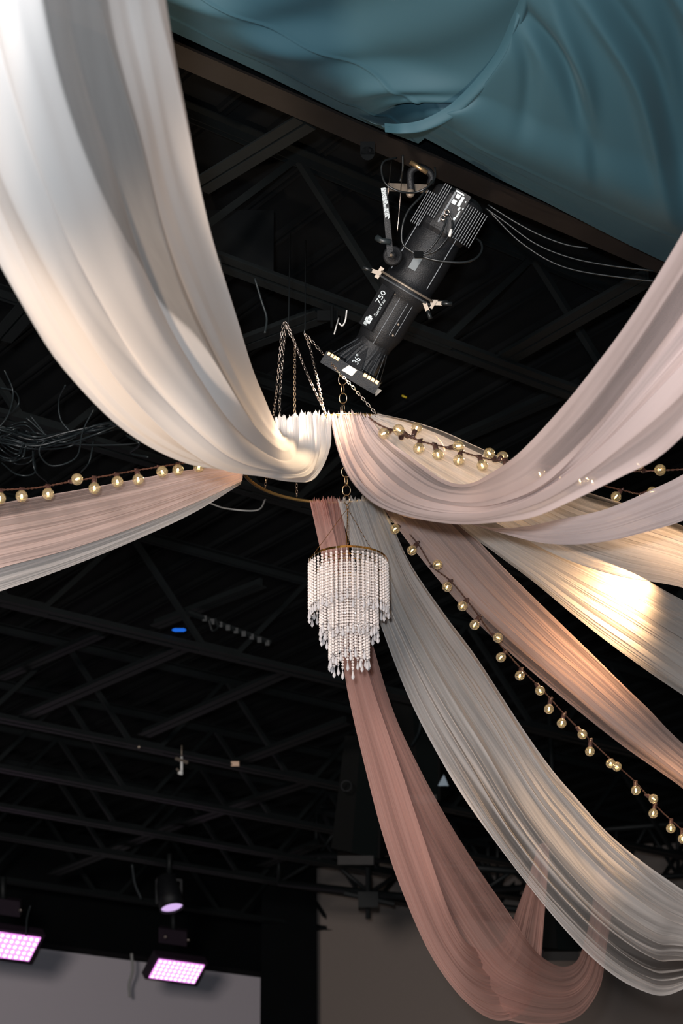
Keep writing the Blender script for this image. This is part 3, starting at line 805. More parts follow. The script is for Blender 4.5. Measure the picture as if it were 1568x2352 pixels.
# dusty rose drape hanging in a deep loop: two lengths of cloth
rs = empty('rose_drape', P(745, 1153, 8.0)); tag(rs, 'dusty rose drape behind the chandelier, hanging in a deep loop at the bottom', 'drape', 'sheer drapes fanning out from the hoop')
rb = rail([(711, 1153), (735, 1260), (780, 1480), (800, 1600), (835, 1750), (880, 1920), (930, 2062), (993, 2200), (1070, 2300), (1145, 2342), (1210, 2312), (1238, 2225), (1248, 2120), (1256, 2020), (1262, 1930)], [7.92, 8.3, 8.6, 9.0, 9.8, 10.8])
ra = rail([(750, 1152), (775, 1260), (828, 1480), (862, 1600), (915, 1750), (965, 1900), (1012, 2040), (1045, 2120), (1075, 2165), (1110, 2180), (1145, 2168), (1170, 2130), (1190, 2080), (1212, 2020), (1236, 1940)], [7.92, 8.3, 8.6, 9.0, 9.8, 10.8])
drape('cloth_panel', W_ROSE, [ra, rb], [(4, .10, .5, .1, .8), (12, .10, .5, .25, .8), (34, .08, .4, .3, .6)],
      lambda u, v: 1.5 + .45 * vnoise(v, 61) - .3 * u, None, seed=23, nu=180, nv=220, parent=rs, header=.019)
rb = rail([(725, 1153), (748, 1260), (790, 1480), (812, 1600), (850, 1750), (895, 1920), (948, 2070), (1015, 2215), (1090, 2310), (1180, 2345), (1270, 2352), (1335, 2330), (1378, 2265), (1392, 2180), (1404, 2100), (1412, 2000)], [7.94, 8.4, 8.8, 9.3, 10.2, 11.4])
ra = rail([(784, 1151), (800, 1260), (858, 1490), (905, 1640), (960, 1760), (1020, 1872), (1070, 1952), (1120, 2025), (1165, 2090), (1205, 2150), (1245, 2198), (1290, 2220), (1325, 2205), (1345, 2150), (1358, 2090), (1372, 1990)], [7.94, 8.4, 8.8, 9.3, 10.2, 11.4])
drape('cloth_panel', W_ROSE, [ra, rb], [(5, .10, .5, .1, .8), (15, .10, .5, .3, .8), (40, .08, .4, .3, .6)],
      lambda u, v: .85 + .35 * vnoise(v, 71) - .3 * (1 - sm(v, .3, .6)) * sm(u, .2, .4), None, seed=29, nu=180, nv=240, parent=rs, header=.019)

# peach and white drapes on the left
ra = rail([(560, 1070), (440, 1078), (300, 1103), (150, 1130), (0, 1155), (-200, 1190)], [7.62, 7.3, 6.9, 6.5])
rb = rail([(556, 1104), (440, 1158), (300, 1215), (150, 1265), (0, 1303), (-200, 1350)], [7.62, 7.3, 6.9, 6.5])
drape('peach_drape', W_PEACH, [ra, rb], [(5, .12, .5, .1, 1.0), (16, .12, .5, .25, .8), (44, .08, .4, .3, .7)],
      lambda u, v: 1.8 + .4 * vnoise(v, 81) - 1.45 * (1 - sm(v, .20, .24)) * sm(u, .05, .5), 'peach drape leaving the hoop to the left under a row of bulbs', seed=31, nu=110)
ra = rail([(556, 1096), (440, 1146), (300, 1195), (150, 1240), (0, 1275), (-200, 1320)], [7.68, 7.36, 6.96, 6.56])
rb = rail([(553, 1112), (440, 1180), (300, 1245), (150, 1305), (0, 1356), (-200, 1420)], [7.66, 7.36, 6.96, 6.56])
drape('white_drape', W_THIN, [ra, rb], [(4, .12, .5, .1, 1.0), (12, .12, .5, .25, .8), (34, .08, .4, .3, .7)],
      lambda u, v: 1.7 + .5 * vnoise(v, 91), 'thin white drape along the lower edge of the left peach drape', seed=37, nu=110)

# ------------------------------------------------------------------ string lights
def globe(r=.0205):
    m_ = MB(); prof = []
    for i in range(15):
        a = math.pi * i / 14
        if i == 14: a = math.pi * .93
        prof.append((r * (1 - math.cos(a)) , max(r * math.sin(a), .0001)))
    # bulb hangs along -Z from its neck: neck at z=0
    H = prof[-1][0]
    pr = [(H - h + .006, q) for h, q in prof][::-1]
    pr = [(0, .0075), (.004, .0078)] + pr
    return m_.lathe((0, 0, 0), (0, 0, -1), pr, 20)
me_globe = globe().mesh('bulb', M_BULBGLASS, True)
fm = MB()
for sx in (-1, 1):
    fm.tube([(sx * .0012, 0, -.016), (sx * .0024, 0, -.031)], .0010, 5)
fm.tube([(0, .0012, -.017), (0, .002, -.030)], .0009, 5)
me_fil = fm.mesh('filament', M_FIL)
stem = MB().lathe((0, 0, 0), (0, 0, -1), [(0, .004), (.009, .003), (.011, .0005)], 8)
me_stem = stem.mesh('glass_stem', M_BULBGLASS, True)
sk = MB().lathe((0, 0, 0), (0, 0, 1), [(-.004, .0086), (-.004, .0098), (.0, .0100), (.002, .0090), (.004, .0100), (.007, .0090), (.009, .0100), (.012, .0092), (.020, .0088), (.026, .0068), (.027, .0003)], 14)
sk.box((0, 0, .030), .009, .004, .006)
me_sock = sk.mesh('socket', M_SOCK, True)

def cord_tube(mb, pts, r=.0019):
    pts = resample(catmull(pts, 12), int(40 + 220 * 1))
    d = np.r_[0, np.cumsum(np.linalg.norm(np.diff(pts, axis=0), axis=1))]
    n = int(d[-1] / .006); pts = resample(pts, n); d = np.linspace(0, d[-1], n)
    for k in (0, 1):
        out = []
        for i in range(n):
            t_ = Vector(pts[min(i + 1, n - 1)] - pts[max(i - 1, 0)]).normalized()
            e1 = t_.cross(Vector((0, .3, 1))).normalized(); e2 = t_.cross(e1)
            a = 2 * math.pi * d[i] / .034 + k * math.pi
            out.append(Vector(pts[i]) + (e1 * math.cos(a) + e2 * math.sin(a)) * r)
        mb.tube(out, r, 5)
    return pts

def string_lights(path, bulbs, label, dep):
    """path: photo points of the cord, bulbs: (cord x,y, bulb x,y, lit toward depth)"""
    n = len(path); pts = [P(x, y, float(np.interp(i / (n - 1), np.linspace(0, 1, len(dep)), dep))) for i, (x, y) in enumerate(path)]
    root = empty('string_lights', pts[0]); tag(root, label, 'string lights')
    mb = MB(); pp = cord_tube(mb, pts); mb.build('cord', M_CORD, root, True)
    px = np.array([proj(q) for q in pp])
    for bz in bulbs:
        bx, by = bz[:2]; empty_socket = len(bz) > 4 and bz[4] == 'empty'
        cx, cy = (bz[2], bz[3]) if len(bz) > 3 and bz[2] is not None else (bx, by - 26)
        i = int(np.argmin((px[:, 0] - cx) ** 2 + (px[:, 1] - cy) ** 2)); A = Vector(pp[i])
        d = float((np.array(A) - CAM) @ _F)
        toward = bz[5] if len(bz) > 5 else 0.0
        B = Vector(P(bx, by, d + toward)); v = B - A
        want = .0545
        if v.length < want:      # swing the bulb in depth so its real length fits
            ex = math.sqrt(max(want ** 2 - v.length ** 2, 0)); v = v + Vector(_F) * (-ex if toward <= 0 else ex)
        dirv = v.normalized()
        q = (-dirv).to_track_quat('Z', 'Y')
        neck = A + dirv * max(v.length - .0265, .028)
        so = inst('socket', me_sock, root, neck, q)
        if v.length > .07:
            MB().tube([A, neck - dirv * .028], .0015, 5).build('lead', M_CORD, root, True)
        if not empty_socket:
            bu = inst('bulb', me_globe, root, neck, q)
            fi = bpy.data.objects.new('filament', me_fil); COL.objects.link(fi); fi.parent = bu
            s2 = bpy.data.objects.new('glass_stem', me_stem); COL.objects.link(s2); s2.parent = bu
    return root
string_lights([(560, 1066), (500, 1060), (440, 1062), (380, 1070), (300, 1083), (250, 1092), (165, 1106), (80, 1121), (0, 1126), (-150, 1140)],
    [(459, 1073, 459, 1058), (411, 1080, 409, 1058), (375, 1084, 364, 1068), (320, 1102, 316, 1083), (273, 1107, 268, 1088), (220, 1122, 216, 1099), (181, 1101, 163, 1107), (115, 1135, 109, 1114), (55, 1140, 52, 1121), (5, 1145, 3, 1124), (-50, 1150, -52, 1128)],
    'string of clear globe bulbs along the top of the left peach drape', [7.4, 7.1, 6.8, 6.5])
string_lights([(846, 958), (870, 975), (905, 990), (935, 1001), (980, 1017), (1040, 1031), (1085, 1045), (1130, 1056), (1165, 1058), (1230, 1066), (1300, 1078), (1370, 1086), (1420, 1083), (1480, 1082), (1568, 1078), (1680, 1072)],
    [(880, 997, 896, 995), (914, 988, 934, 1001), (957, 982, 950, 1000, None, .03), (923, 1013, 915, 1000, 'empty'), (960, 1031, 963, 1012), (1004, 1045, 997, 1025), (1051, 1025, 1030, 1030), (1051, 1058, 1057, 1038), (1105, 1070, 1101, 1050), (1121, 1042, 1137, 1056), (1156, 1048, 1142, 1060, None, .02),
     (1160, 1082, 1158, 1060), (1237, 1090, 1232, 1068), (1283, 1100, 1282, 1078), (1328, 1105, 1324, 1082), (1461, 1067, 1478, 1082), (1510, 1080, 1518, 1082), (1357, 1108, 1352, 1085)],
    'string of globe bulbs leaving the hoop to the right, behind the blush swag', [7.13, 7.12, 7.2, 7.1, 6.9])
string_lights([(1360, 1108), (1395, 1118), (1430, 1126), (1470, 1135), (1520, 1137)],
    [(1411, 1141, 1428, 1126), (1494, 1130, 1476, 1103), (1345, 1100, 1362, 1110)],
    'short string end with two bulbs above the level blush swag', [7.6, 7.7])
low = [(905, 1190, 890, 1180, None, .02), (906, 1215, 918, 1206), (945, 1264, 955, 1248), (1003, 1296, 992, 1302), (1025, 1347, 1034, 1333), (1060, 1391, 1070, 1378), (1088, 1434, 1098, 1417), (1141, 1463, 1133, 1457), (1148, 1508, 1160, 1498), (1191, 1550, 1196, 1536), (1237, 1584, 1232, 1572), (1258, 1627, 1262, 1608), (1287, 1659, 1296, 1641), (1334, 1684, 1326, 1670), (1352, 1724, 1354, 1700), (1398, 1750, 1402, 1745), (1412, 1757, 1415, 1758), (1456, 1812, 1458, 1796), (1496, 1831, 1488, 1825), (1496, 1865, 1504, 1850), (1536, 1899, 1540, 1884), (1563, 1923, 1566, 1906), (1598, 1950, 1600, 1935)]
string_lights([(866, 1150), (885, 1172), (920, 1205), (960, 1250), (992, 1300), (1035, 1335), (1085, 1395), (1120, 1445), (1160, 1495), (1200, 1540), (1245, 1585), (1300, 1645), (1350, 1695), (1410, 1752), (1460, 1798), (1510, 1855), (1568, 1908), (1650, 1980)],
    low, 'long string of globe bulbs running down to the lower right edge', [7.95, 8.05, 8.3, 8.6])

# ------------------------------------------------------------------ profile spotlight
DS = 7.42; KZ = DS / FPX / 2.851
O_ = Vector(P(1065, 440, DS)); RI, UP_, TO = Vector(_R), Vector(_U), -Vector(_F)
tilt = .12
AX = (RI * -.512 + UP_ * -.859).normalized(); AX = (AX * math.cos(tilt) + TO * -math.sin(tilt)).normalized()
PR = (RI * .859 + UP_ * -.512); PR = (PR - AX * PR.dot(AX)).normalized(); NZ = AX.cross(PR)
if NZ.dot(TO) < 0: NZ = -NZ
def SL(a, p, z): return O_ + AX * (a * KZ) + PR * (p * KZ) + NZ * (z * KZ)
sp = empty('profile_spotlight', O_); tag(sp, 'black theatre profile spotlight clamped under the steel beam', 'spotlight')
def lat(prof, n=32, off=(0, 0)):
    return MB().lathe(SL(0, *off), AX, [(h * KZ, r * KZ) for h, r in prof], n, NZ)
lat([(15, 0), (15, 120), (40, 168), (60, 178), (300, 182), (330, 165), (330, 0)], 28).build('lamp_housing', M_FIX, sp)
# cooling fins: plates perpendicular to the perp axis
me_f = MB().box((0, 0, 0), 118 * KZ, 2.2 * KZ, 150 * KZ, (AX, PR, NZ)).mesh('cooling_fin', M_FIX)
me_fe = MB().box((0, 0, 0), 118 * KZ, 1.6 * KZ, 2 * KZ, (AX, PR, NZ)).mesh('fin_edge', M_FIXEDGE)
for k in range(9):
    p = 78 + k * 17
    z = math.sqrt(max(0, 232 ** 2 - p ** 2)) if p < 225 else 30
    f_ = inst('cooling_fin', me_f, sp, SL(182, p, z - 150))
    inst('fin_edge', me_fe, sp, SL(182, p, z))
for k in range(9):
    p = -78 - k * 15
    z = math.sqrt(max(0, 215 ** 2 - p ** 2)) if p > -212 else 30
    inst('cooling_fin', me_f, sp, SL(140 + (k > 3) * 90, p, z - 150))
    inst('fin_edge', me_fe, sp, SL(140 + (k > 3) * 90, p, z))
MB().box(SL(150, 10, 150), 135 * KZ, 55 * KZ, 50 * KZ, (AX, PR, NZ)).build('label_plate', M_FIX, sp)
MB().box(SL(150, -38, 200.5), 110 * KZ, 6 * KZ, .6 * KZ, (AX, PR, NZ)).build('label_strip', M_FIXEDGE, sp)
pr_ = [(55, -10, 14, 14), (98, -14, 14, 14), (75, 22, 34, 9), (62, 50, 5, 4), (108, 58, 5, 4), (120, 36, 12, 6), (150, 48, 20, 4), (172, 46, 26, 3), (190, 40, 10, 6), (30, -10, 5, 30)]
b = MB()
for a, p, sa, sp_ in pr_: b.box(SL(a, p, 201.2), sa * KZ, sp_ * KZ, .8 * KZ, (AX, PR, NZ))
b.build('printed_marks', M_PRINT, sp)
lat([(300, 150), (330, 165), (430, 172), (560, 176), (640, 172), (700, 168), (716, 190), (730, 190)], 36).build('barrel', M_FIX, sp, True)
b = MB()
for p in (-150, 120): b.box(SL(480, p, math.sqrt(178**2 - p * p)), 190 * KZ, 2.5 * KZ, 5 * KZ, (AX, PR, NZ))
b.build('barrel_rib', M_FIXEDGE, sp)
MB().box(SL(560, -30, 176), 48 * KZ, 26 * KZ, 8 * KZ, (AX, PR, NZ)).build('vent_cover', mat('grey_cover', (.06, .075, .08), .5), sp)
lat([(712, 188), (712, 208), (722, 210), (726, 208), (726, 188)], 40).build('shutter_ring', M_ALU, sp, True)
lat([(742, 188), (742, 204), (750, 206), (754, 204), (754, 188)], 40).build('shutter_ring', M_FIXEDGE, sp, True)
lat([(728, 186), (760, 186), (800, 160), (840, 150), (1020, 150), (1060, 146), (1120, 128), (1170, 118), (1180, 0)], 36).build('lens_tube', M_FIX, sp, True)
def handle(a, p, z, da, dp, dz, nm='shutter_handle'):
    A = SL(a, p, z); B = SL(a + da, p + dp, z + dz)
    MB().bar(A, A + (B - A) * .55, 26 * KZ, 4 * KZ, NZ).build(nm, M_ALU, sp)
    MB().tube([A + (B - A) * .5, B], [12 * KZ, 15 * KZ], 8).build('handle_grip', M_CABLE, sp, True)
handle(735, -190, 60, 25, -125, 10); handle(735, 185, 60, -70, 125, 0); handle(750, 150, 120, 70, 90, 20); handle(735, 160, -60, -60, 120, 0)
b = MB(); b.box(SL(735, -205, 0), 40 * KZ, 14 * KZ, 60 * KZ, (AX, PR, NZ)); b.build('shutter_bracket', M_ALU, sp)
b = MB(); b.box(SL(735, 205, 30), 28 * KZ, 10 * KZ, 50 * KZ, (AX, PR, NZ)); b.build('shutter_bracket', M_ALU, sp)
# flat name plate on the lens tube
q = math.radians(-38)
NP = (NZ * math.cos(q) + PR * math.sin(q)).normalized(); TP = (PR * math.cos(q) - NZ * math.sin(q)).normalized()
plate_c = O_ + AX * (935 * KZ) + NP * (158 * KZ)
MB().box(plate_c, 150 * KZ, 62 * KZ, 7 * KZ, (AX, TP, NP)).build('name_plate', M_FIX, sp)
def text(body, c, right, up, size, m, parent, nm='lettering', sx=1.0, ext=.0002):
    cu = bpy.data.curves.new(nm, 'FONT'); cu.body = body; cu.size = size; cu.extrude = ext; cu.align_x = 'CENTER'; cu.align_y = 'CENTER'; cu.materials.append(m)
    o = bpy.data.objects.new(nm, cu); dg = None
    COL.objects.link(o)
    r = Vector(right).normalized(); u = Vector(up).normalized(); n = r.cross(u)
    M_ = Matrix((r * sx, u, n)).transposed().to_4x4()
    bpy.context.view_layer.update()
    me = bpy.data.meshes.new_from_object(o.evaluated_get(bpy.context.evaluated_depsgraph_get()))
    bpy.data.objects.remove(o)
    me.transform(M_)
    return inst(nm, me, parent, c)
top = 8.5 * KZ
text('750', plate_c + AX * (-70 * KZ) + NP * top + TP * (-12 * KZ), -AX, -TP, 60 * KZ, M_PRINT, sp, sx=1.0)
text('Source Four', plate_c + AX * (-8 * KZ) + NP * top + TP * (26 * KZ), -AX, -TP, 38 * KZ, M_PRINT, sp, sx=.66)
# square emblem with a small figure block
b = MB(); cE = plate_c + AX * (98 * KZ) + NP * top
b.box(cE, 22 * KZ, 20 * KZ, .6 * KZ, (AX, TP, NP))
for k in range(4): b.box(cE + AX * ((28) * KZ) + TP * ((-26 + k * 9) * KZ), 12 * KZ, 2.2 * KZ, .6 * KZ, (AX, TP, NP))
b.box(cE + TP * (-28 * KZ), 14 * KZ, 5 * KZ, .6 * KZ, (AX, TP, NP)).box(cE - AX * (26 * KZ) + TP * (-6 * KZ), 5 * KZ, 12 * KZ, .6 * KZ, (AX, TP, NP))
b.build('emblem', M_PRINT, sp)
b = MB(); b.lathe(cE + NP * (1 * KZ) - AX * (2 * KZ), NP, [(0, 9 * KZ), (1 * KZ, 9 * KZ), (1 * KZ, 6 * KZ), (0, 6 * KZ)], 16); b.build('emblem_ring', M_FIX, sp)
# slots along the tube
b = MB()
for p, a0, a1 in ((0, 760, 1150), (62, 800, 1050), (96, 800, 1040)):
    b.bar(SL(a0, p, math.sqrt(153**2 - p * p)), SL(a1, p, math.sqrt(153**2 - p * p)), 3 * KZ, 8 * KZ, NZ)
b.build('tube_rail', M_FIXEDGE, sp)
b = MB()
for a, p in ((960, 78), (1040, 84), (800, -40)): b.lathe(SL(a, p, math.sqrt(154**2 - p * p)), NZ, [(0, 7 * KZ), (5 * KZ, 7 * KZ), (7 * KZ, 0)], 8)
b.build('screw', M_ALU, sp)
# flared square nose: funnel from round tube to square colour-frame holder
b = MB(); n = 32; ring0, ring1, ring2 = [], [], []
def sqp(t_, h):
    c, s_ = math.cos(t_), math.sin(t_); k = h / max(abs(c), abs(s_)); return c * k, s_ * k
FO = -30
vs = []
for (a, h, sqv) in ((1120, 122, 0), (1180, 122, .1), (1330, 150, .75), (1345, 205, 1), (1430, 205, 1), (1430, 165, 1), (1385, 150, 1)):
    for j in range(n):
        t_ = 2 * math.pi * j / n; c, s_ = math.cos(t_) * h, math.sin(t_) * h; x, y = sqp(t_, h)
        vs.append(SL(a, FO * (a > 1300) + c * (1 - sqv) + x * sqv, s_ * (1 - sqv) + y * sqv))
fs = [(i * n + j, i * n + (j + 1) % n, (i + 1) * n + (j + 1) % n, (i + 1) * n + j) for i in range(6) for j in range(n)]
b.add(vs, fs); b.build('nose_cone', M_FIX, sp)
# triangular nose ribs
for sd, rng in ((1, range(6)), (-1, range(5))):
    for k in rng:
        p1 = FO + sd * (60 + k * 27); z1 = 203 - k * 4
        A = SL(1165, sd * (40 + k * 15), math.sqrt(max(118**2 - (40 + k * 15)**2, 0))); B = SL(1342, p1, z1); C_ = SL(1342, p1, 130); D_ = SL(1180, sd * (40 + k * 15), 60)
        th = PR * (1.6 * KZ); m_ = MB()
        m_.add([A - th, B - th, C_ - th, D_ - th, A + th, B + th, C_ + th, D_ + th], [(0, 1, 2, 3), (7, 6, 5, 4), (0, 4, 5, 1), (1, 5, 6, 2), (2, 6, 7, 3), (3, 7, 4, 0)])
        m_.build('nose_rib', M_FIXEDGE if k % 2 == 0 else M_FIX, sp)
M_GLOW = emis('warm_lamp_leak', (1.0, 0.55, 0.22), 3.2)
b = MB()
for p in (-225, -200, -178, -158): b.box(SL(1352 , p + 12, 206), 10 * KZ, 8 * KZ, 3 * KZ, (AX, PR, NZ))
for p in (62, 92, 120, 150): b.box(SL(1352, p, 206), 11 * KZ, 11 * KZ, 3 * KZ, (AX, PR, NZ))
b.build('light_slot', M_GLOW, sp)
tp = MB(); A = SL(1195, -18, 122); 
tp.add([SL(1190, -16, 124), SL(1342, -85, 206), SL(1342, 25, 206)], [(0, 1, 2)]); 
tp.add([SL(1190, -16, 120), SL(1342, -85, 200), SL(1342, 25, 200)], [(2, 1, 0)]); tp.build('nose_plate', M_FIX, sp)
text('36°', SL(1290, -34, 183), -(AX * 152 + NZ * 82), -PR, 62 * KZ, M_PRINT, sp, sx=.85)
b = MB(); b.add([SL(1350, -62, 208), SL(1350, 0, 208), SL(1402, -10, 209), SL(1402, -88, 209), SL(1350, -62, 206), SL(1350, 0, 206), SL(1402, -10, 207), SL(1402, -88, 207)], [(0, 1, 2, 3), (7, 6, 5, 4), (0, 4, 5, 1), (1, 5, 6, 2), (2, 6, 7, 3), (3, 7, 4, 0)])
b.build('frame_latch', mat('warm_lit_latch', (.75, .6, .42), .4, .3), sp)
b = MB(); b.add([SL(1385, 150, 150), SL(1440, 190, 150), SL(1385, 205, 150), SL(1385, 150, 146), SL(1440, 190, 146), SL(1385, 205, 146)], [(0, 1, 2), (5, 4, 3), (0, 3, 4, 1), (1, 4, 5, 2), (2, 5, 3, 0)]); b.build('frame_tab', M_ALU, sp)
# yoke arm, tilt knob, bracket, clamp
def px3(x, y, dz=0): return Vector(P(x, y, DS - dz))
def z1(x, y, dz=0): return px3(700 + x / 2.851, 300 + y / 2.851, dz)      # from the enlarged view
MB().bar(z1(520, 380, .10), z1(560, 830, .12), .022, .006, TO).build('yoke_arm', M_FIX, sp)
MB().bar(z1(545, 370, .03), z1(800, 380, -.05), .03, .006, TO).build('yoke_bridge', M_ALU, sp)
MB().lathe(z1(575, 820, .10), TO, [(0, .036), (.012, .036), (.016, .030), (.018, .012), (.026, .012), (.028, 0)], 24).build('tilt_knob', M_FIX, sp, True)
b = MB(); b.lathe(z1(565, 815, .13), TO, [(0, .006), (.006, .005), (.007, 0)], 10); b.build('knob_bolt', M_ALU, sp, True)
b = MB(); b.tube([z1(470, 700, .12), z1(500, 720, .13), z1(560, 730, .13)], [.013, .011, .012], 8); b.build('locking_lever', M_CABLEG, sp, True)
b = MB()
A, B = z1(512, 375, .118), z1(542, 580, .128); dr = (B - A).normalized(); sdv = dr.cross(TO).normalized()
rg = random.Random(4)
for c in range(5):
    k = 0.0
    while k < .92:
        l = rg.uniform(.03, .12)
        if not (c < 2 and .45 < k < .62): b.bar(A + (B - A) * k + sdv * ((c - 2) * .0034), A + (B - A) * min(k + l, 1) + sdv * ((c - 2) * .0034), .0022, .0006, TO)
        k += l + .015
b.build('sticker_print', M_PRINT, sp)
cl = empty('beam_clamp', z1(700, 280)); tag(cl, 'black C-clamp with a brass bolt holding the spotlight to the beam', 'clamp')
b = MB(); b.tube(catmull([z1(700, 420), z1(690, 330), z1(695, 270), z1(740, 240), z1(800, 260), z1(830, 300), z1(820, 350)], 6), .014, 8); b.build('clamp_hook', M_FIX, cl, True)
b = MB(); b.tube([z1(690, 205, .02), z1(800, 275, .02)], .009, 10); b.build('brass_bolt', mat('brass', (.62, .42, .22), .35, .9), cl, True)
b = MB(); b.lathe(z1(690, 410, .03), TO, [(-.01, .016), (.006, .016), (.010, .010), (.012, 0)], 14); b.build('round_nut', M_ALU, cl, True)
# gold coloured far end of the clamp plate
def cable(name, pts, r, m, label, cat='cable', n=6, smooth=True, group=None):
    o = MB().tube(catmull(pts, 8), r, n).build(name, m, None, smooth, origin=pts[0]); tag(o, label, cat, group); return o
cable('safety_cable', [z1(566, 200), z1(553, 330, .1), z1(545, 420, .1)], .0016, M_CHAIN, 'short steel safety wire left of the clamp')
cable('safety_cable', [z1(640, 190), z1(630, 350, .1), z1(618, 520, .12), z1(605, 660, .12)], .0018, M_CHAIN, 'long steel safety wire hanging beside the spotlight yoke')
cable('power_cable', [z1(600, 178), z1(520, 200, .08), z1(500, 260, .1), z1(530, 350, .12), z1(620, 398, .12), z1(720, 405, .1), z1(800, 370, .1), z1(850, 310, .06), z1(850, 240, .04)], .0038, M_CABLE, 'black cable looped round the clamp above the spotlight')
cable('power_cable', [z1(640, 160, .05), z1(640, 250, .05), z1(625, 330, .06)], .004, M_CABLE, 'short thick black cable beside the clamp')
cable('power_cable', [z1(830, 330, .06), z1(760, 430, .12), z1(680, 520, .14), z1(640, 620, .15), z1(640, 740, .15), z1(720, 805, .15)], .0042, M_CABLE, 'black cable running down the left of the lamp housing')
cable('power_cable', [z1(720, 805, .15), z1(820, 840, .15), z1(920, 858, .15), z1(1040, 862, .14), z1(1120, 835, .12), z1(1158, 780, .08), z1(1150, 730, .04), z1(1120, 705, .0)], .0042, M_CABLE, 'thick black cable looping under the spotlight barrel to the right')
cable('power_cable', [z1(730, 810, .15), z1(800, 790, .15), z1(870, 710, .15), z1(910, 630, .14), z1(925, 560, .13)], .0036, M_CABLE, 'black cable curving up to the left lamp socket')
cable('power_cable', [z1(760, 815, .15), z1(850, 790, .15), z1(920, 720, .15), z1(960, 650, .14), z1(962, 590, .13), z1(940, 540, .13)], .0036, M_CABLE, 'black cable with a white tag at the lamp socket')
o = MB().tube([z1(958, 645, .152), z1(945, 695, .155)], .0055, 8).build('cable_tag', M_WHITEP, None, True); tag(o, 'small white tag wrapped on the lamp cable', 'tag')
o = MB(); o.box(z1(745, 812, .152), .016, .012, .008, (RI, UP_, TO)); o = o.build('cable_tie_block', M_BLACK); tag(o, 'black block joining the lamp cables', 'connector')
b = MB()
for x, y in ((905, 570), (930, 535)): b.lathe(z1(x, y, .125), TO, [(-.02, .011), (.004, .011), (.004, .007), (-.001, .006)], 12)
b.build('lamp_socket', M_CHAIN, sp, True)
# plate hanging from the beam, left of the clamp
o = MB(); o.lathe(z1(410, 150, .0), TO, [(-.004, 0), (-.004, .026), (.004, .026), (.004, 0)], 16).box(z1(410, 115, 0), .027, .024, .004, (RI, UP_, TO)).lathe(z1(425, 130, .006), TO, [(0, .006), (.006, .006), (.007, 0)], 8)
o = o.build('hanger_plate', M_BLACK); tag(o, 'rounded steel hanger plate with a bolt on the beam left of the clamp', 'bracket')
# cables under the beam at the right
for pts, lb in (([(1115, 478), (1160, 510), (1230, 560), (1310, 592), (1400, 610), (1500, 622)], 'black cable sagging below the beam toward the right'),
                ([(1120, 470), (1180, 508), (1240, 540), (1300, 562), (1350, 570)], 'upper thin cable sagging below the beam at the right'),
                ([(1120, 482), (1200, 560), (1300, 615), (1450, 640), (1560, 650)], 'dim lower cable sagging below the beam at the right')):
    cable('beam_cable', [P(x, y, 7.8) for x, y in pts], .0035, M_CABLE, lb)
# hook clamp on the joist with white cord
o = MB(); o.box(P(752, 726, 8.7), .045, .022, .03, (RI, UP_, TO)); o.lathe(P(762, 726, 8.6), UP_, [(-.05, .007), (.045, .007)], 8).lathe(P(785, 738, 8.6), UP_, [(-.03, .006), (.02, .006)], 8)
o = o.build('joist_clamp', M_BLACK); tag(o, 'dark steel clamp on the joist left of the spotlight', 'clamp')
cable('white_wire', [P(796, 712, 8.5), P(793, 735, 8.5), P(786, 748, 8.5), P(778, 742, 8.5)], .0035, M_WHITEP, 'white wire hook beside the joist clamp', 'wire')
cable('white_wire', [P(778, 730, 8.58), P(772, 750, 8.5), P(767, 768, 8.5)], .003, M_WHITEP, 'short white wire end above the spotlight nose', 'wire')
cable('loose_cable', [PT(505, 590, 6.04), PT(516, 660, 6.04), PT(540, 740, 6.0), PT(558, 800, 6.0)], .003, M_CABLE, 'loose brown-black cable along the inner edge of the white swag')
cable('loose_cable', [PT(585, 640, 6.05), PT(600, 690, 6.05), PT(612, 730, 6.05), PT(608, 765, 6.05)], .005, M_CABLEG, 'short dangling grey cable left of the chains')
cable('loose_cable', [PT(480, 1155, 7.85), PT(520, 1168, 7.85), PT(590, 1172, 7.85), PT(610, 1146, 7.94)], .004, M_TAPE, 'pale cable stretch below the left side of the hoop')
o = MB().box(P(545, 560, 9.0), .165, .03, .16, (RI, Vector((0, 1, 0)), Vector((0, 0, 1)))).build('junction_box', M_BLACK); tag(o, 'large flat black box above the joist beside the white swag', 'box')

# coiled cables on the joist at the left
cb = empty('cable_bundle', P(120, 1000, 9.6)); tag(cb, 'tangled bundle of coiled black cables at the left edge', 'cables')
rg = random.Random(12)
def cbl(pts, r=.004, m=M_CABLEG):
    MB().tube(catmull([P(x, y, 9.5 + rg.uniform(-.15, .15)) for x, y in pts], 7), r, 6).build('cable', m, cb, True)
for k in range(11):
    o_ = k * 5
    cbl([(-40, 965 + o_ * .9), (20, 985 + o_ * .6 + rg.uniform(-6, 6)), (80, 1000 + o_ * .5 + rg.uniform(-10, 10)), (150, 998 + o_ * .4 + rg.uniform(-12, 12)), (220, 985 + rg.uniform(-10, 18)), (290, 978 + rg.uniform(-8, 14)), (330, 990 + rg.uniform(-5, 15))], rg.uniform(.003, .006), rg.choice([M_CABLEG, M_CABLEG, M_CABLE]))
for k in range(8):
    cx, cy = 25 + rg.uniform(-22, 25), 1015 + rg.uniform(-14, 14)
    rx, ry = rg.uniform(28, 48), rg.uniform(25, 40)
    cbl([(cx + rx * math.cos(a), cy + ry * math.sin(a) + 6 * math.sin(2 * a)) for a in np.linspace(0, 5.9, 9)], .0035)
cbl([(150, 885), (135, 920), (140, 965), (170, 1000)]); cbl([(0, 890), (35, 900), (42, 930), (10, 960)]); cbl([(10, 850), (30, 900), (20, 950), (0, 980)])
cbl([(215, 940), (190, 990), (175, 1050), (120, 1070), (90, 1040), (110, 1010), (170, 1015)]); cbl([(70, 955), (110, 1010), (60, 990)]); cbl([(0, 1060), (40, 1090), (80, 1085), (75, 1040)])
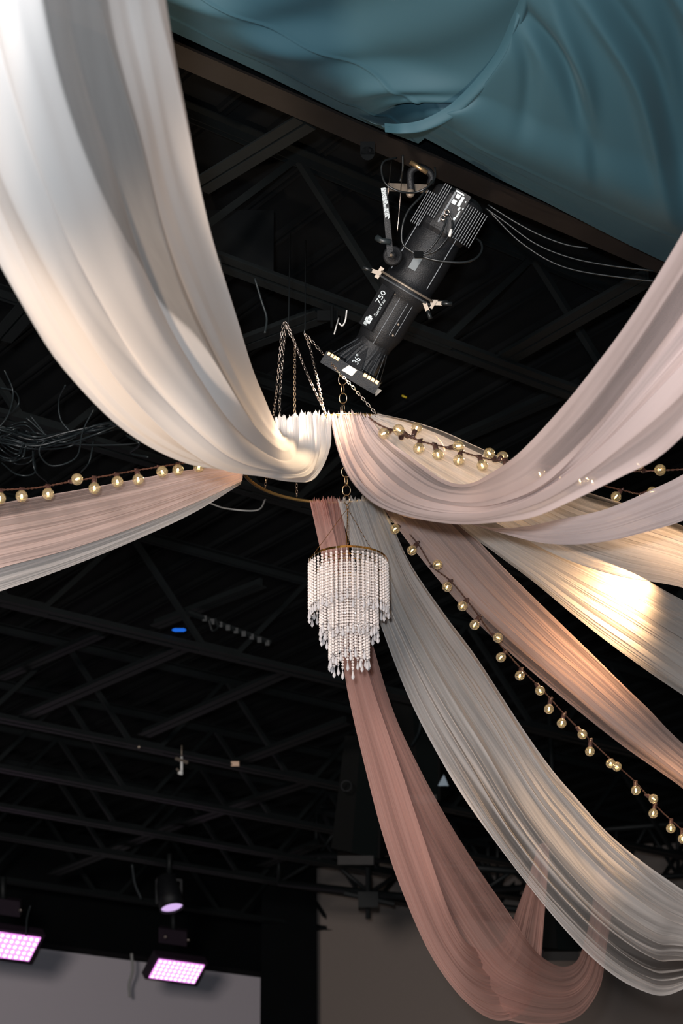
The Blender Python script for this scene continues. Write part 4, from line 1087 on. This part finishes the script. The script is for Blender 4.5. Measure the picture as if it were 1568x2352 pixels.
cbl([(75, 1030), (80, 1080), (110, 1108)]); cbl([(215, 1010), (205, 1060), (185, 1085)]); cbl([(290, 1000), (320, 1020), (300, 1040), (340, 1050)], .006); cbl([(60, 960), (140, 1015), (300, 1020), (340, 1000)])

# ------------------------------------------------------------------ far stage equipment
def led_panel(cx, cy, w_, h_, d, label, skew):
    c = Vector(P(cx, cy, d)); k = d / FPX
    root = empty('led_wash_light', c); tag(root, label, 'stage light', 'LED wash panels over the screen')
    ax = DV.copy(); ay = (Vector((0, 0, .66)) - NV * .75).normalized(); az = ax.cross(ay)
    W, H = w_ * k / 2 / .79, h_ * k / 2 / .76
    MB().box(c - az * .05, W * 1.13, H * 1.22, .045, (ax, ay, az)).build('housing', M_LED, root)
    MB().box(c + az * .0, W, H, .004, (ax, ay, az)).build('light_face', M_MAG, root)
    b = MB()
    for i in range(10):
        for j in range(5):
            b.lathe(c + ax * (W * (-.9 + .2 * i)) + ay * (H * (-.8 + .4 * j)) + az * .004, az, [(0, W * .055), (.004, W * .055), (.005, 0)], 8)
    b.build('diode_grid', M_MAGDOT, root)
    b = MB(); b.box(c + UP_ * (H + .16) - az * .1, W * .62, .07, .06, (ax, UP_, TO)); b.build('power_unit', M_LED, root)
    b = MB(); b.tube([c + UP_ * (H + .1) - az * .1, c + UP_ * (H + .42) - az * .1], .03, 8); b.build('mount_arm', M_STEEL, root, True)
    b = MB()
    for q in (-.25, .25): b.lathe(c + UP_ * (H + .2) + ax * (W * q * 2) + TO * .0, TO, [(0, .018), (.01, .014), (.012, 0)], 8)
    b.build('mount_knob', M_CHAIN, root, True)
led_panel(406, 2231, 98, 41, 18.8, 'magenta-lit LED wash panel in front of the screen, right one', 0)
led_panel(14, 2172, 118, 52, 17.6, 'magenta-lit LED wash panel cut by the left edge', 0)
k_ = 18.0 / FPX; c = Vector(P(390, 2063, 18.0)); root = empty('hanging_spotlight', c); tag(root, 'black hanging par spotlight with a lit lilac lens', 'spotlight')
axp = (UP_ * -.80 + RI * .22 + TO * .55).normalized(); ct = Vector(P(386, 2040, 18.0))
b = MB().lathe(ct, axp, [(-.12, 0), (-.12, .07), (-.10, .10), (.10, .112), (.20, .112), (.20, .1), (.185, .1)], 24); b.build('housing', M_FIX, root, True)
b = MB().lathe(ct + axp * .183, axp, [(0, .098), (.002, .05), (.003, 0)], 24); b.build('lens', M_LILAC, root, True)
b = MB(); b.bar(Vector(P(360, 2020, 18)), Vector(P(360, 2075, 18)), .02, .03).bar(Vector(P(416, 2020, 18)), Vector(P(416, 2075, 18)), .02, .03).bar(Vector(P(360, 2020, 18)), Vector(P(416, 2022, 18)), .03, .02); b.build('yoke', M_FIX, root)
b = MB(); b.tube([P(388, 2020, 18), P(389, 1960, 18)], .025, 8); b.build('pipe_clamp', M_STEEL, root, True)
c = Vector(PT(415, 1758, 12.12)); root = empty('ceiling_camera', c); tag(root, 'small white camera hanging from a dark joist at the left', 'camera')
MB().tube([PT(417, 1738, 12.12), PT(417, 1775, 12.12)], .010, 8).build('stem', M_WHITEP, root, True)
b = MB().lathe(PT(416, 1770, 12.12), UP_ * -1 + TO * .3 + RI * -.3, [(0, .010), (.012, .022), (.03, .020), (.034, 0)], 12); b.build('camera_head', M_WHITEP, root, True)
b = MB(); b.bar(PT(403, 1742, 12.12), PT(430, 1752, 12.12), .02, .02); b.build('bracket', M_ALU, root)
b = MB(); b.bar(PT(405, 1765, 12.12), PT(411, 1772, 12.12), .012, .012); b.build('side_arm', M_ALU, root)
o = MB().tube([PT(417, 1738, 12.14), PT(417, 1712, 12.14)], .006, 6).build('steel_rod', M_ALU, None, True); tag(o, 'tiny bright rod above the white ceiling camera', 'rod')
o = MB().box(PT(540, 1754, 12.14), .03, .018, .014, (RI, UP_, TO)).build('bar_end_bolt', mat('worn_bolt', (.35, .24, .17), .5, .6)); tag(o, 'pale bolt plate at the end of the glinting steel bar', 'bolt')
o = MB().lathe(PT(319, 1716, 12.13), TO, [(0, .012), (.01, .009), (.012, 0)], 10).build('bolt_head', M_ALU); tag(o, 'tiny bright bolt head on the joist left of the camera', 'bolt')
o = MB().lathe(PT(411, 1447, 10.1), RI, [(-.045, .004), (-.03, .012), (.03, .012), (.045, .004)], 10).build('indicator_light', emis('blue_indicator', (.01, .09, .45), 1.1), None, True); tag(o, 'small blue indicator light on a dark joist', 'light')
b = MB()
for k in range(9):
    a = PT(470 + 18 * k, 1420 + 7 * k, 10.12); b.box(a, .014, .018, .03 if k % 2 else .02, (RI, UP_, TO))
b.tube([PT(430, 1405, 10.12), PT(620, 1475, 10.12)], .02, 6); b.tube(catmull([PT(480, 1425, 10.08), PT(488, 1448, 10.08), PT(500, 1440, 10.08), PT(494, 1420, 10.08)], 6), .008, 6)
o = b.build('pipe_fittings', M_STEEL); tag(o, 'row of dark pipe fittings on the joist right of the blue light', 'pipe')
o = MB().lathe(PH(928, 911, 6.715), RI * .9 + UP_ * -.4, [(-.016, .002), (-.012, .006), (.012, .006), (.016, .002)], 8).build('yellow_tag', mat('yellow_plastic', (.45, .33, .01), .5), None, True); tag(o, 'tiny yellow tag behind the spotlight nose', 'tag')
o = MB(); o.add([P(1005, 1805, 15.75), P(1030, 1805, 15.75), P(1019, 1779, 15.75), P(1005, 1805, 15.78), P(1030, 1805, 15.78), P(1019, 1779, 15.78)], [(0, 1, 2), (5, 4, 3), (0, 3, 4, 1), (1, 4, 5, 2), (2, 5, 3, 0)])
o = o.build('reflector_flag', mat('pale_blue_card', (.30, .38, .45), .6)); tag(o, 'small pale triangular flag between the rose and white drapes', 'flag')
cable('hanging_strap', [P(302, 2190, 19.6), P(304, 2230, 19.6), P(296, 2262, 19.6), P(298, 2290, 19.6)], .014, M_TAPE, 'loose grey strap end hanging before the screen', 'strap')
cable('thin_wire', [P(303, 1985, 17.6), P(310, 2030, 17.6), P(325, 2065, 17.6)], .012, M_CABLEG, 'thin dark wire dangling left of the lilac spotlight', 'wire')
cable('thin_wire', [P(70, 2080, 17.6), P(62, 2110, 17.6), P(60, 2150, 17.6)], .008, M_CABLEG, 'thin dark wire beside the left LED panel', 'wire')
cable('hanging_loop', [P(950, 1606, 15.76), P(966, 1640, 15.7), P(962, 1680, 15.7), P(945, 1712, 15.76)], .012, M_CABLEG, 'dark cable loop between rose and white drapes', 'cable')

def speaker(px_, d, label, tiltr=0.0):
    """hung two-way cabinet: px_ = four photo corners of the front left face and its depth"""
    (x0, y0), (x1, y1), (x2, y2), (x3, y3) = px_
    root = empty('hanging_speaker', P((x0 + x2) / 2, (y0 + y2) / 2, d)); tag(root, label, 'speaker')
    f = [Vector(P(*q_, d)) for q_ in px_]
    bk = [p + Vector(_F) * .45 + Vector((.12, 0, 0)) for p in f]
    MB().add(f + bk, [(0, 1, 2, 3), (7, 6, 5, 4), (0, 4, 5, 1), (1, 5, 6, 2), (2, 6, 7, 3), (3, 7, 4, 0)]).build('cabinet', M_SPK, root)
    g = [f[0].lerp(f[1], .42), f[1].lerp(f[0], .06), f[2].lerp(f[3], .06), f[3].lerp(f[2], .42)]
    g2 = [p + TO * .02 for p in g]
    MB().add(g + g2, [(3, 2, 1, 0), (4, 5, 6, 7), (0, 1, 5, 4), (1, 2, 6, 5), (2, 3, 7, 6), (3, 0, 4, 7)]).build('grille', mat('grille_cloth', (.0025, .004, .004), .85, 0, 0.08), root)
    c_ = (f[3] + f[2]) / 2
    MB().box(c_ + UP_ * -.05 + Vector(_F) * .1, (f[2] - f[3]).length * .36, .035, .12, (RI, UP_, TO)).build('base_bracket', M_STEELB, root)
    return root, f
sp1, f1 = speaker([(792, 1690), (880, 1690), (872, 1972), (760, 1948)], 15.5, 'tall dark hanging speaker at the left of the rose drape')
b = MB(); b.lathe(P(795, 1805, 15.3), TO, [(0, .045), (.01, .045), (.01, .035), (0, .035)], 20); b.build('round_badge', M_FIX, sp1, True)
_a = P(820, 1690, 15.6); MB().tube([_a, (_a[0], _a[1], ZT + .02)], .02, 6).build('hanging_rod', M_STEEL, sp1, True)
sp2, f2 = speaker([(900, 1610), (1010, 1640), (1010, 1840), (930, 1800)], 15.8, 'dark hanging speaker between the rose and white drapes')
_a = P(975, 1640, 15.9); MB().tube([_a, (_a[0], _a[1], ZT + .02)], .02, 6).build('hanging_rod', M_STEEL, sp2, True)
sp3, f3 = speaker([(1215, 1990), (1340, 2010), (1345, 2185), (1232, 2175)], 15.0, 'dark hanging speaker seen through the rose and white drapes')
_a = P(1280, 2005, 15.1); MB().tube([_a, (_a[0], _a[1], ZT + .02)], .02, 6).build('hanging_rod', M_STEEL, sp3, True)
